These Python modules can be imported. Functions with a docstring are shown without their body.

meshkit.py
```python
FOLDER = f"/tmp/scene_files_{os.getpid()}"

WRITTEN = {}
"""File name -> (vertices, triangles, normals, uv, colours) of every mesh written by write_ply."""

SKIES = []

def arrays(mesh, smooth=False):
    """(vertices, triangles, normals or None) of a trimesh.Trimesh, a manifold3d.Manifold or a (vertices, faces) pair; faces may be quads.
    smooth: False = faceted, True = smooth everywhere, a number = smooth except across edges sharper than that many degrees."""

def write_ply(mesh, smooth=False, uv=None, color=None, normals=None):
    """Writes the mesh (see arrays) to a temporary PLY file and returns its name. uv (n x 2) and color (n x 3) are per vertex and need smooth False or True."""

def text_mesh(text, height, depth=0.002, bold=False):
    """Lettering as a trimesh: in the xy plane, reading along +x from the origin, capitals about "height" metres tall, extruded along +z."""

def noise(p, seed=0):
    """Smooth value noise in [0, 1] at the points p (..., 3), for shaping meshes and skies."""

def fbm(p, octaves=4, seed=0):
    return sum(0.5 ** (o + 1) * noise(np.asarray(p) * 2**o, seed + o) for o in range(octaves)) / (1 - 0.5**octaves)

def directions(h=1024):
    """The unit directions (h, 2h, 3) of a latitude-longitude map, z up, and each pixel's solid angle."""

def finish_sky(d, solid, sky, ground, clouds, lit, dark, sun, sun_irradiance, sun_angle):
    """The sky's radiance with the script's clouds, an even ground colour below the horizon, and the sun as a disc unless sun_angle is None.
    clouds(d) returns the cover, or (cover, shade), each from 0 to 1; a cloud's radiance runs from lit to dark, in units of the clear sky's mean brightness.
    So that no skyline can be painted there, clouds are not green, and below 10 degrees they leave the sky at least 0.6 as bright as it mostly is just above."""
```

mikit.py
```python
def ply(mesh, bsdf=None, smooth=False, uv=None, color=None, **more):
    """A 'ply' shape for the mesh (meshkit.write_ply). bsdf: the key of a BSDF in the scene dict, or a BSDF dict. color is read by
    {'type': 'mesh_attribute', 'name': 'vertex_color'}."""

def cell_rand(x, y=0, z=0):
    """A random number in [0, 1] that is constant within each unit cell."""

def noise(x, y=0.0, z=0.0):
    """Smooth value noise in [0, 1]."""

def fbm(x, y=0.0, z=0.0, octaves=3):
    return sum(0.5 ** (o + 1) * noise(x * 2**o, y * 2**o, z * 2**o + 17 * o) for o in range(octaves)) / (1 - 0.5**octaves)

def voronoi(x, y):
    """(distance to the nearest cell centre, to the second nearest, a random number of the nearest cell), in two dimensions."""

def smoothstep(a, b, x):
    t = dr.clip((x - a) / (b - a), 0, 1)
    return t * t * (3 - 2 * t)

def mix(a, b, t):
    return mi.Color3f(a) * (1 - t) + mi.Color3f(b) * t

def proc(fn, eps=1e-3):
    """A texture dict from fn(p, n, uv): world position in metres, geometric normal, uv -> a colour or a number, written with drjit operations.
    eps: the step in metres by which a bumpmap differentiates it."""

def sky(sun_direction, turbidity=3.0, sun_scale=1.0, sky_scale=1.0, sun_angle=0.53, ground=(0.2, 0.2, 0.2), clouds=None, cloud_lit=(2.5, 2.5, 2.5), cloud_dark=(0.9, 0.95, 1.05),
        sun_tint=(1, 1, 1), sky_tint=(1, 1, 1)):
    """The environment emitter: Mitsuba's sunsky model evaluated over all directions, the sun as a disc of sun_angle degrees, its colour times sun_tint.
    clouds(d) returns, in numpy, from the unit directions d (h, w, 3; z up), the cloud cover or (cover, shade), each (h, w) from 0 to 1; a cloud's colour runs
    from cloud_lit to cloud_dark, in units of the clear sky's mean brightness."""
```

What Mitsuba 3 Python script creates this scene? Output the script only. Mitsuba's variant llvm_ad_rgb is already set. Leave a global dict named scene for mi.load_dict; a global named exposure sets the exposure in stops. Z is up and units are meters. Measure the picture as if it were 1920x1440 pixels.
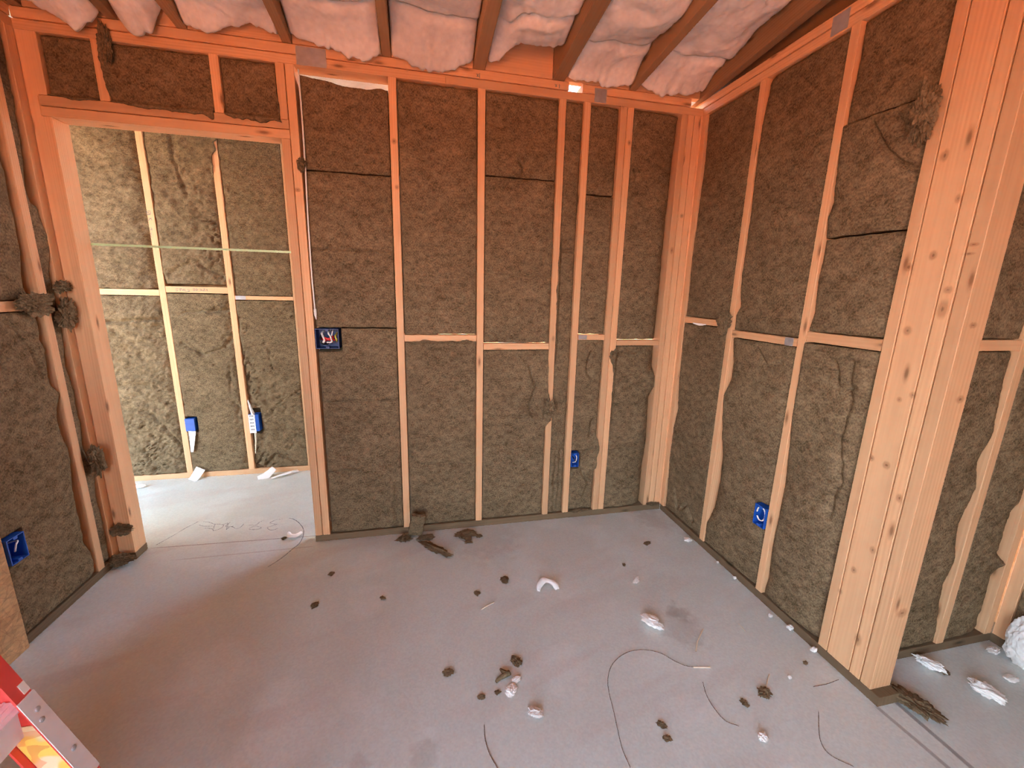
import math, random
import numpy as np, trimesh, mitsuba as mi, mikit, meshkit
from mikit import proc, fbm, noise, voronoi, cell_rand, smoothstep, mix
import drjit as dr
T = mi.ScalarTransform4f
scene, labels = {}, {}
rng = random.Random(7)

# ---------------------------------------------------------------- camera, sky, exposure
FPX, YAW, PITCH, ROLL = 785.12, 0.2202, 0.2185, 0.0244
CAM = np.array([-1.4961, -2.2095, 1.3568])
_fw = np.array([math.sin(YAW) * math.cos(PITCH), math.cos(YAW) * math.cos(PITCH), -math.sin(PITCH)])
_r = np.cross(_fw, [0, 0, 1]); _r /= np.linalg.norm(_r)
_u = np.cross(_r, _fw)
_up = -_r * math.sin(ROLL) + _u * math.cos(ROLL)
scene['camera'] = {'type': 'perspective', 'fov': math.degrees(2 * math.atan(960 / FPX)), 'fov_axis': 'x', 'near_clip': 0.02, 'far_clip': 200.0,
                   'to_world': T().look_at(origin=CAM.tolist(), target=(CAM + _fw).tolist(), up=_up.tolist())}
scene['sky'] = mikit.sky((-0.42, 0.03, 0.905), turbidity=4.0, sun_scale=0.8, sky_scale=3.2, ground=(0.3, 0.2, 0.13), sun_angle=2.0, sky_tint=(1.05, 1.0, 0.83))
exposure = 4.75

# ---------------------------------------------------------------- materials
def two(d): return {'type': 'twosided', 'bsdf': d}

KNOTS = [(0, -1.149, 1.459, .012, .014), (0, -1.266, 1.39, .012, .012), (0, -1.264, 1.335, .014, .030), (0, -1.186, 1.265, .013, .017), (0, -1.179, 1.769, .012, .018), (0, -1.209, 1.49, .011, .015), (0, -1.237, 1.642, .009, .015),
         (0, -1.207, 1.047, .009, .011), (0, -1.241, 1.07, .010, .013), (0, -1.214, 0.825, .012, .014), (0, -1.165, 0.83, .010, .012), (0, -1.189, 0.413, .011, .015), (0, -1.16, 0.302, .009, .011), (0, -1.233, 0.522, .012, .015), (0, -1.271, 0.736, .010, .016), (0, -1.25, 0.177, .013, .026),
         (0, -1.300, 1.512, .014, .006), (0, -1.293, 1.488, .016, .005), (0.038, -1.322, 1.293, .017, .010), (0.064, -1.322, 1.075, .020, .014), (0.055, -1.322, 0.338, .024, .020), (-1.590, 0, 2.021, .012, .014), (-1.584, 0, 1.824, .010, .012), (-2.020, 0, 1.782, .014, .010), (-0.062, 0, 1.785, .010, .012), (-0.10, 0, 1.60, .012, .02), (-0.409, 0, 2.121, .012, .014), (-0.775, 0, 1.105, .010, .02)]
def wood_fn(base, dark, tone=0.12, knots=0.80, marks=False):
    def fn(p, n, uv):
        bid = dr.floor(uv.x / 20.0)
        r1 = cell_rand(bid, 3, 1); r2 = cell_rand(bid, 5, 2)
        u, v = uv.x, uv.y + r1 * 3.0
        warp = fbm(u * 1.6, v * 9.0, bid, octaves=2) - 0.5
        rings = 0.5 + 0.5 * dr.sin((v + warp * 0.035) * (420.0 + 260.0 * r2))
        streak = fbm(u * 4.0, v * 160.0, bid, octaves=3)
        broad = fbm(u * 1.1, v * 14.0, bid, octaves=2)
        k1, k2, kr = voronoi(u / 0.30, v / 0.085)
        kn = dr.select(kr > knots, 1 - smoothstep(0.04, 0.15, k1 + 0.05 * (streak - 0.5)), 0.0)
        core = dr.select(kr > knots, 1 - smoothstep(0.02, 0.085, k1), 0.0)
        c = mix(base, dark, dr.clip(0.42 * rings * smoothstep(0.3, 0.75, broad) + 0.55 * (streak - 0.35), 0, 1) * 0.55)
        c = c * (1.0 + tone * 2.0 * (r1 - 0.5)) * (0.86 + 0.28 * broad)
        c = mix(c, mi.Color3f(dark) * 0.75, kn * 0.6)
        c = mix(c, mi.Color3f(dark) * 0.35, core * 0.6)
        kd, kc = mi.Float(9), mi.Float(9)
        for (kx, ky, kz, ra, rz) in KNOTS if marks else ():
            d = dr.sqrt(dr.square((p.x - kx) / ra) + dr.square((p.y - ky) / ra) + dr.square((p.z - kz) / rz)) + 0.5 * (streak - 0.5)
            kd = dr.minimum(kd, d)
        c = mix(c, mi.Color3f(dark) * 0.8, 0.6 * (1 - smoothstep(0.5, 1.2, kd)))
        c = mix(c, mi.Color3f(dark) * 0.40, 0.7 * (1 - smoothstep(0.1, 0.4, kd)))
        return dr.clip(c, 0.01, 0.95)
    return fn

def principled(col, rough=0.6, spec=0.4, metal=0.0, **k):
    d = {'type': 'principled', 'base_color': col if isinstance(col, dict) else {'type': 'rgb', 'value': list(col)}, 'roughness': rough, 'specular': spec, 'metallic': metal}
    d.update(k); return d

def bump(d, fn, scale=1.0, eps=1e-3):
    return {'type': 'bumpmap', 'arbitrary': {**proc(fn, eps)}, 'scale': scale, 'bsdf': d}

scene['m_wood'] = two(principled(proc(wood_fn((0.73, 0.43, 0.23), (0.47, 0.205, 0.085), 0.15, marks=True)), 0.62, 0.3))
scene['m_wood_dark'] = two(principled(proc(wood_fn((0.33, 0.20, 0.105), (0.17, 0.085, 0.04), 0.2, 0.7)), 0.7, 0.25))
scene['m_treated'] = two(principled(proc(wood_fn((0.19, 0.125, 0.07), (0.09, 0.065, 0.03), 0.2, 0.8)), 0.75, 0.2))

def wool_fn(a, b, c):
    def fn(p, n, uv):
        q = fbm(p.x * 9, p.y * 9, p.z * 9, 3)
        m = fbm(p.x * 42, p.y * 42, p.z * 42, 3)
        f = fbm(p.x * 260, p.y * 260, p.z * 160, 2)
        t = dr.clip(0.5 + 1.05 * (m - 0.5) + 1.2 * (f - 0.5), 0, 1)
        col = mix(a, b, t)
        col = col * (0.78 + 0.44 * q)
        strand = 1 - smoothstep(0.0, 0.035, dr.abs(noise(p.x * 55 + 3 * q, p.y * 55, p.z * 55 + 7) - 0.5))
        col = mix(col, mi.Color3f(b) * 1.15, strand * 0.5)
        spot = smoothstep(0.66, 0.85, noise(p.x * 60 + 11, p.y * 60, p.z * 60))
        col = mix(col, c, spot * 0.30)
        return dr.clip(col, 0.005, 0.9)
    return fn
scene['m_wool'] = two({'type': 'diffuse', 'reflectance': proc(wool_fn((0.093, 0.063, 0.034), (0.265, 0.190, 0.112), (0.078, 0.048, 0.034)))})

def white_fn(p, n, uv):
    q = fbm(p.x * 4, p.y * 4, p.z * 4, 3)
    m = fbm(p.x * 60, p.y * 60, p.z * 60, 3)
    c = mix((0.86, 0.83, 0.79), (0.70, 0.66, 0.62), smoothstep(0.45, 0.72, q))
    return c * (0.86 + 0.28 * m)
scene['m_white_wool'] = two({'type': 'diffuse', 'reflectance': proc(white_fn)})

def concrete_fn(p, n, uv):
    big = fbm(p.x * 0.9 + 3, p.y * 0.9, 0.0, 3)
    mid = fbm(p.x * 4.0, p.y * 4.0 + 9, 1.0, 4)
    fine = fbm(p.x * 160, p.y * 160, 2.0, 2)
    stroke = fbm(p.x * 2.5 + p.y * 1.2, p.y * 9 - p.x * 3, 4.0, 3)
    c = mix((0.615, 0.65, 0.615), (0.565, 0.59, 0.55), smoothstep(0.35, 0.68, big))
    c = mix(c, (0.685, 0.72, 0.695), 0.45 * smoothstep(0.5, 0.75, mid))
    c = mix(c, (0.53, 0.48, 0.44), 0.35 * smoothstep(0.55, 0.78, stroke))
    # smears of brown wool dust and spilt-water rings, with outlines of their own
    sp = noise(p.x * 13 + 40, p.y * 13 + 8, 3.0)
    ring = fbm(p.x * 30, p.y * 30, 7.0, 3)
    def patch(x, y, r): return 1 - smoothstep(0.35, 1.15, (dr.sqrt(dr.square(p.x - x) + dr.square((p.y - y) * 0.8)) / r) + 1.1 * (ring - 0.5))
    c = mix(c, (0.22, 0.165, 0.125), 0.35 * patch(-0.42, -0.83, 0.05))
    c = mix(c, (0.24, 0.18, 0.14), 0.25 * patch(-0.45, -0.92, 0.09))
    c = mix(c, (0.30, 0.25, 0.20), 0.35 * patch(-1.51, -1.215, 0.05))
    c = mix(c, (0.27, 0.20, 0.16), 0.25 * patch(-1.70, -1.20, 0.03))
    c = mix(c, (0.26, 0.20, 0.16), 0.25 * patch(-0.12, -0.10, 0.12))
    c = mix(c, (0.28, 0.22, 0.17), 0.2 * patch(-1.15, -0.10, 0.2))
    # edge lines where form boards and a removed plate stood
    def line(x, a, y0, y1, w): return (1 - smoothstep(w * 0.4, w, dr.abs(p.x - x - a * (p.y + 1.35) + 0.004 * (mid - 0.5)))) * smoothstep(y0 - 0.02, y0, -p.y) * (1 - smoothstep(y1, y1 + 0.02, -p.y))
    c = mix(c, (0.18, 0.15, 0.13), 0.5 * line(0.0, -0.07, 1.36, 3.0, 0.010))
    c = mix(c, (0.14, 0.115, 0.10), 0.6 * line(0.084, 0.0, 1.33, 3.0, 0.011))
    def yline(y, a, x0, x1, w): return (1 - smoothstep(w * 0.3, w, dr.abs(p.y - y - a * (p.x + 2.9) + 0.004 * (mid - 0.5)))) * smoothstep(x0 - 0.05, x0 + 0.05, p.x) * (1 - smoothstep(x1, x1 + 0.02, p.x))
    c = mix(c, (0.27, 0.21, 0.19), 0.6 * yline(0.092, -0.035, -2.87, -2.09, 0.006))
    c = mix(c, (0.36, 0.30, 0.27), 0.35 * yline(-0.04, 0.0, -2.7, -2.09, 0.008))
    return dr.clip(c * (0.93 + 0.14 * fine), 0.01, 0.9)
scene['m_concrete'] = two(principled(proc(concrete_fn), 0.50, 0.35))

def osb_fn(p, n, uv):
    w = noise(p.y * 7, p.z * 7, 4.0 + p.x * 7)
    a = voronoi((p.y + p.x) * 18 + 2.5 * w, p.z * 34 + 3 * noise(p.y * 12, p.z * 7, 9.0))
    b2 = voronoi((p.y + p.x) * 40 + 3 * w + 7, p.z * 16 + 2 * w)
    s = fbm((p.y + p.x) * 60, p.z * 140, 1.0, 2)
    c = mix((0.60, 0.35, 0.165), (0.40, 0.205, 0.085), 0.6 * a[2] + 0.4 * b2[2])
    c = mix(c, (0.24, 0.11, 0.05), 0.30 * (1 - smoothstep(0.0, 0.10, a[1] - a[0])) + 0.25 * (1 - smoothstep(0.0, 0.08, b2[1] - b2[0])))
    return c * (0.8 + 0.4 * s)
scene['m_osb'] = two(principled(proc(osb_fn), 0.6, 0.3))

def soil_fn(p, n, uv):
    a = fbm(p.x * 1.5, p.y * 1.5, 0.0, 4)
    return mix((0.60, 0.18, 0.075), (0.48, 0.135, 0.055), a)
scene['m_soil'] = two({'type': 'diffuse', 'reflectance': proc(soil_fn)})
scene['m_blue'] = two(principled((0.015, 0.09, 0.42), 0.4, 0.5))
scene['m_blue_dark'] = two(principled((0.01, 0.035, 0.15), 0.45, 0.5))
scene['m_paper'] = two(principled((0.86, 0.84, 0.82), 0.7, 0.3))
scene['m_plastic_white'] = two(principled((0.82, 0.80, 0.78), 0.4, 0.5))
scene['m_red_wire'] = two(principled((0.60, 0.03, 0.03), 0.4, 0.5))
scene['m_yellow_wire'] = two(principled((0.62, 0.50, 0.08), 0.4, 0.5))
scene['m_black_wire'] = two(principled((0.02, 0.02, 0.025), 0.4, 0.5))
scene['m_copper'] = two(principled((0.72, 0.50, 0.36), 0.4, 0.5))
scene['m_hair'] = two(principled((0.17, 0.125, 0.10), 0.5, 0.4))
scene['m_straw'] = two(principled((0.78, 0.68, 0.52), 0.5, 0.4))
scene['m_ink'] = two({'type': 'diffuse', 'reflectance': {'type': 'rgb', 'value': [0.20, 0.20, 0.21]}})
scene['m_green'] = two(principled((0.60, 0.85, 0.52), 0.45, 0.5))
def steel_fn(p, n, uv):
    return mix((0.40, 0.39, 0.41), (0.52, 0.51, 0.53), fbm(p.x * 60, p.y * 60, p.z * 60, 3))
scene['m_galv'] = two(principled(proc(steel_fn), 0.45, 0.5, 0.55))
def alu_fn(p, n, uv):
    return mix((0.80, 0.76, 0.79), (0.92, 0.88, 0.91), fbm(p.x * 220, p.y * 12, p.z * 30, 3))
scene['m_alu'] = two(principled(proc(alu_fn), 0.45, 0.5, 0.2))
def red_fn(p, n, uv):
    return mix((0.70, 0.06, 0.05), (0.80, 0.10, 0.085), fbm(p.x * 30, p.y * 30, p.z * 5, 3))
scene['m_red'] = two(principled(proc(red_fn), 0.38, 0.5))
def label_fn(p, n, uv):
    r = smoothstep(0.62, 0.66, noise(p.x * 45, p.z * 60, 2.0))
    return mix(mix((0.85, 0.60, 0.12), (0.85, 0.72, 0.45), smoothstep(0.45, 0.6, fbm(p.x * 22, p.z * 22, 1.0, 2))), (0.65, 0.20, 0.06), r * 0.5)
scene['m_yellow_label'] = two(principled(proc(label_fn), 0.45, 0.5))

# ---------------------------------------------------------------- helpers
def numbered(key):
    if key not in scene and key not in labels: return key
    k = 1
    while f'{key}_{k:03d}' in scene or f'{key}_{k:03d}' in labels: k += 1
    return f'{key}_{k:03d}'

def thing(name, label, cat, group=None):
    key = numbered(name)
    labels[key] = {'label': label, 'category': cat}
    if group: labels[key]['group'] = group
    return key

def struct(name, label):
    labels[name] = {'label': label, 'kind': 'structure'}
    return name

def put(mesh, mat, key=None, parent=None, name=None, smooth=False, label=None, uv=None):
    if key is None: key = numbered(parent + '__' + name)
    scene[key] = mikit.ply(mesh, mat, smooth, uv=uv)
    if label: labels[key] = {'label': label}
    return key

_bid = [0]
def board_mesh(lo, hi, ch=0.0018):
    """A sawn board with eased long edges; uv.x runs along the grain in metres, uv.y around the section."""
    lo, hi = np.minimum(lo, hi).astype(float), np.maximum(lo, hi).astype(float)
    ax = int(np.argmax(hi - lo)); a, b = [i for i in range(3) if i != ax]
    if np.linalg.det(np.eye(3)[[a, b, ax]]) < 0: a, b = b, a
    sec = []
    for (x, y, dx, dy) in ((lo[a], lo[b], 1, 1), (hi[a], lo[b], -1, 1), (hi[a], hi[b], -1, -1), (lo[a], hi[b], 1, -1)):
        p1, p2 = (x + dx * ch, y), (x, y + dy * ch)
        sec += [p2, p1] if (dx == dy) else [p1, p2]
    _bid[0] += 1; off = 20.0 * _bid[0] + 4.0 + rng.random() * 8
    V, UV, F = [], [], []
    per = 0.0
    for i in range(8):
        p, q = sec[i], sec[(i + 1) % 8]
        L = math.hypot(q[0] - p[0], q[1] - p[1]); k = len(V)
        for (s, w) in ((p, per), (q, per + L)):
            for e in (lo[ax], hi[ax]):
                v = [0, 0, 0]; v[a], v[b], v[ax] = s[0], s[1], e
                V.append(v); UV.append((off + e, w))
        F += [(k, k + 2, k + 3), (k, k + 3, k + 1)]
        per += L
    for e, flip in ((lo[ax], True), (hi[ax], False)):
        k = len(V)
        for s in sec:
            v = [0, 0, 0]; v[a], v[b], v[ax] = s[0], s[1], e
            V.append(v); UV.append((off + 0.05 * (s[0] - lo[a]), s[1] - lo[b]))
        for j in range(1, 7): F.append((k, k + j + 1, k + j) if flip else (k, k + j, k + j + 1))
    return trimesh.Trimesh(np.array(V), np.array(F), process=False), np.array(UV)

def board(parent, name, lo, hi, mat='m_wood', label=None):
    m, uv = board_mesh(np.array(lo), np.array(hi))
    return put(m, mat, parent=parent, name=name, uv=uv, label=label)

def interp(prof, v):
    prof = sorted(prof)
    return np.interp(v, [p[0] for p in prof], [p[1] for p in prof])

def seg_dist(u, v, pts):
    d = np.full(u.shape, 9.0)
    for (a, b), (c, e) in zip(pts[:-1], pts[1:]):
        du, dv = c - a, e - b; t = np.clip(((u - a) * du + (v - b) * dv) / (du * du + dv * dv + 1e-12), 0, 1)
        d = np.minimum(d, np.hypot(u - a - t * du, v - b - t * dv))
    return d

FR = {'back': ((0, 0, 0), (1, 0, 0), (0, -1, 0)), 'right': ((0, 0, 0), (0, 1, 0), (-1, 0, 0)), 'left': ((-2.975, 0, 0), (0, 1, 0), (1, 0, 0)),
      'far': ((0, 0.984, 0), (1, 0, 0), (0, -1, 0)), 'closet': ((0, -1.215, 0), (1, 0, 0), (0, -1, 0)), 'side': ((0.765, 0, 0), (0, 1, 0), (-1, 0, 0))}

def close_grid(P, Q):
    """Front grid P and back grid Q (nv, nu, 3) joined to a closed shell."""
    nv, nu = P.shape[:2]; V = np.concatenate([P.reshape(-1, 3), Q.reshape(-1, 3)]); n = nv * nu
    I = np.arange(n).reshape(nv, nu)
    a, b, c, d = I[:-1, :-1].ravel(), I[:-1, 1:].ravel(), I[1:, 1:].ravel(), I[1:, :-1].ravel()
    F = [np.stack([a, b, c], 1), np.stack([a, c, d], 1), np.stack([a, c, b], 1) + n, np.stack([a, d, c], 1) + n]
    ring = np.concatenate([I[0, :], I[1:, -1], I[-1, -2::-1], I[-2:0:-1, 0]])
    r2 = np.roll(ring, -1)
    F += [np.stack([ring, ring + n, r2 + n], 1), np.stack([ring, r2 + n, r2], 1)]
    return V, np.concatenate(F)

_seed = [0]
def batt_mesh(wall, u0, u1, v0, v1, L=(), R=(), oL=(), oR=(), oB=(), oT=(), base=0.004, amp=1.0, grooves=(), bumps=(), holes=(), wr=0.0, jit=0.004, fall=0.05, res=0.0055, topcut=(), depth=0.084):
    O, U, N = (np.array(x, float) for x in FR[wall])
    _seed[0] += 1; sd = _seed[0]
    nu, nv = max(8, int((u1 - u0) / res)), max(8, int((v1 - v0) / res))
    s, t = np.linspace(0, 1, nu), np.linspace(0, 1, nv)
    S, TT = np.meshgrid(s, t)
    v = v0 + (v1 - v0) * TT
    u = u0 + (u1 - u0) * S
    P0 = np.stack([u, v, np.full_like(u, sd * 3.7)], -1)
    jl = np.maximum(meshkit.fbm(np.stack([v * 22, v * 0, v * 0 + sd], -1), 3) - 0.2, 0.02) * jit
    jr = np.maximum(meshkit.fbm(np.stack([v * 22, v * 0 + 5, v * 0 + sd], -1), 3) - 0.2, 0.02) * jit
    rag = lambda a, k: 0.35 + 1.3 * meshkit.fbm(np.stack([a * 30, a * 0 + k, a * 0 + sd], -1), 3)
    if len(oL): jl = jl - interp(oL, v) * rag(v, 21)
    if len(oR): jr = jr - interp(oR, v) * rag(v, 25)
    u = (u0 + jl) + (u1 - u0 - jl - jr) * S
    jt = np.maximum(meshkit.fbm(np.stack([u * 22, u * 0 + 9, u * 0 + sd], -1), 3) - 0.2, 0.02) * jit * 1.5
    jb = np.maximum(meshkit.fbm(np.stack([u * 22, u * 0 + 13, u * 0 + sd], -1), 3) - 0.2, 0.02) * jit * 1.5
    if len(oB): jb = jb - interp(oB, u) * rag(u, 31)
    if len(oT): jt = jt - interp(oT, u) * rag(u, 35)
    top = v1 - jt - (interp(topcut, u) if len(topcut) else 0)
    v = (v0 + jb) + (top - v0 - jb) * TT
    P0 = np.stack([u, v, np.full_like(u, sd * 3.7)], -1)
    rec = np.full_like(u, base)
    if len(L): rec += (interp(L, v) - base) * np.exp(-np.abs(u - u0) / fall)
    if len(R): rec += (interp(R, v) - base) * np.exp(-np.abs(u1 - u) / fall)
    big = meshkit.fbm(P0 * [5, 5, 1], 3, sd) - 0.5
    smooth_ = 0.55 if wall == 'right' else (1.0 if wall == 'far' else 0.75)
    mid = meshkit.fbm(P0 * [28, 28, 1], 3, sd + 50) - 0.5
    fine = meshkit.fbm(P0 * [95, 95, 1], 2, sd + 90) - 0.5
    rec += amp * smooth_ * (0.014 * big + 0.010 * mid + 0.005 * fine)
    crack = np.abs(meshkit.fbm(P0 * [7, 6, 1] + 0.8 * mid[..., None], 3, sd + 130) - 0.5)
    keep = meshkit.noise(P0 * [3, 3, 1], sd + 7)
    rec += ((0.0012 if wall != 'right' else 0.0005) + wr) * np.exp(-(crack / 0.012) ** 2) * np.clip((keep - 0.45) * 3, 0, 1)
    if wr:
        fold = meshkit.fbm(P0 * [4.5, 3.0, 1] + 1.5 * big[..., None], 3, sd + 170) - 0.5
        rec += wr * 1.6 * np.abs(fold) * 2 - wr * 0.4
    for pts, dep, wid in grooves:
        wob = 0.006 * (meshkit.noise(np.stack([u * 30, v * 30, u * 0], -1), sd + 3) - 0.5) * 2
        d = seg_dist(u + wob, v + wob, pts)
        rec += dep * np.exp(-(d / wid) ** 2)
    for (bu, bv, su, sv, hgt) in bumps:
        rec -= hgt * np.exp(-((u - bu) / su) ** 2 - ((v - bv) / sv) ** 2) * (0.7 + 0.9 * (mid + 0.5))
    e = np.minimum(np.minimum(u - u0, u1 - u), np.minimum(v - v0, top - v))
    rec += 0.007 * np.exp(-np.maximum(e, 0) / 0.005)
    rec = np.minimum(rec, depth - 0.012)
    for (h0, h1, k0, k1) in holes:
        dd = np.maximum(np.maximum(h0 - u, u - h1), np.maximum(k0 - v, v - k1)) + 0.004 * (mid + fine)
        rec = np.maximum(rec, (depth - 0.010) * np.clip(0.5 - (dd - 0.005) / 0.008, 0, 1))
    sm = lambda d: (lambda t: t * t * (3 - 2 * t))(np.clip((d + 0.012) / 0.016, 0, 1))
    wl = np.zeros_like(u)
    if len(oL): wl = np.maximum(wl, sm(u0 - u) * np.clip(interp(oL, v) / 0.003, 0, 1))
    if len(oR): wl = np.maximum(wl, sm(u - u1) * np.clip(interp(oR, v) / 0.003, 0, 1))
    if len(oB): wl = np.maximum(wl, sm(v0 - v) * np.clip(interp(oB, u) / 0.003, 0, 1))
    if len(oT): wl = np.maximum(wl, sm(v - v1) * np.clip(interp(oT, u) / 0.003, 0, 1))
    rec = rec * (1 - wl) + wl * (-0.006 - 0.006 * (0.5 + mid))
    P = O + u[..., None] * U + v[..., None] * np.array([0, 0, 1.0]) - rec[..., None] * N
    qe = 0.0026 if wall in ('back', 'right') else 0.0008
    uq = (u0 - qe) + (u1 - u0 + 2 * qe) * S; vq = (v0 - 0.0008) + ((v1 if not len(topcut) else v1 - 0.03) - v0 + 0.0016) * TT
    Q = O + uq[..., None] * U + vq[..., None] * np.array([0, 0, 1.0]) - depth * N
    # rim: a ragged lip lies in front of the studs, the body stays between them
    Z = np.array([0, 0, 1.0])
    ed = lambda A: np.concatenate([A[0, :], A[1:, -1], A[-1, -2::-1], A[-2:0:-1, 0]])
    ru, rv, rr = ed(u), ed(v), ed(rec)
    out = (ru < u0 - 0.0012) | (ru > u1 + 0.0012) | (rv < v0 - 0.0012) | (rv > v1 + 0.0012)
    h1 = np.where(out, 0.0008, -rr - 0.0006)
    cu, cv = np.clip(ru, u0 + 0.0003, u1 - 0.0003), np.clip(rv, v0 + 0.0003, v1 - 0.0003)
    R1 = O + ru[:, None] * U + rv[:, None] * Z + h1[:, None] * N
    R2 = O + cu[:, None] * U + cv[:, None] * Z + h1[:, None] * N
    n = nu * nv; I = np.arange(n).reshape(nv, nu); m = len(ru)
    a, b, c, d = I[:-1, :-1].ravel(), I[:-1, 1:].ravel(), I[1:, 1:].ravel(), I[1:, :-1].ravel()
    V = np.concatenate([P.reshape(-1, 3), Q.reshape(-1, 3), R1, R2])
    F = [np.stack([a, b, c], 1), np.stack([a, c, d], 1), np.stack([a, c, b], 1) + n, np.stack([a, d, c], 1) + n]
    rings = [ed(I), 2 * n + np.arange(m), 2 * n + m + np.arange(m), ed(I) + n]
    for p, q in zip(rings[:-1], rings[1:]):
        p2, q2 = np.roll(p, -1), np.roll(q, -1)
        F += [np.stack([p, q, q2], 1), np.stack([p, q2, p2], 1)]
    F = np.concatenate(F)
    if np.dot(np.cross(U, [0, 0, 1]), N) < 0: F = F[:, ::-1]
    return V, F

def batt(label, wall, u0, u1, v0, v1, **k):
    key = thing('insulation_batt', label, 'insulation', 'brown wool batts between the studs')
    put(batt_mesh(wall, u0, u1, v0, v1, **k), 'm_wool', key=key, smooth=True)
    return key

def blob_mesh(c, size, seed, rot=0.0, sub=5, rough=0.55, flat=False):
    m = trimesh.creation.icosphere(subdivisions=sub)
    v = m.vertices.copy()
    n1 = meshkit.fbm(v * 1.3 + seed * 5.1, 3, seed) - 0.5
    n2 = meshkit.fbm(v * 4.0 + seed, 3, seed + 9) - 0.5
    n3 = meshkit.fbm(v * 9.0 + seed * 2.2, 3, seed + 19) - 0.5
    v = v * (1 + rough * 1.8 * n1 + rough * 1.4 * n2 + rough * 0.9 * n3)[:, None]
    v = v * np.array(size) / 2
    cr, sr = math.cos(rot), math.sin(rot)
    v = v @ np.array([[cr, sr, 0], [-sr, cr, 0], [0, 0, 1]])
    v = v + np.array(c)
    if flat: v[:, 2] += 0.0005 - v[:, 2].min()
    return trimesh.Trimesh(v, m.faces, process=False)

def smooth_path(pts, n=8):
    pts = np.array(pts, float)
    if len(pts) < 3: return pts
    P = np.vstack([2 * pts[0] - pts[1], pts, 2 * pts[-1] - pts[-2]]); out = []
    for i in range(1, len(P) - 2):
        for t in np.linspace(0, 1, n, endpoint=False):
            a, b, c, d = P[i - 1], P[i], P[i + 1], P[i + 2]
            out.append(0.5 * ((2 * b) + (-a + c) * t + (2 * a - 5 * b + 4 * c - d) * t * t + (-a + 3 * b - 3 * c + d) * t ** 3))
    out.append(pts[-1]); return np.array(out)

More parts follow.
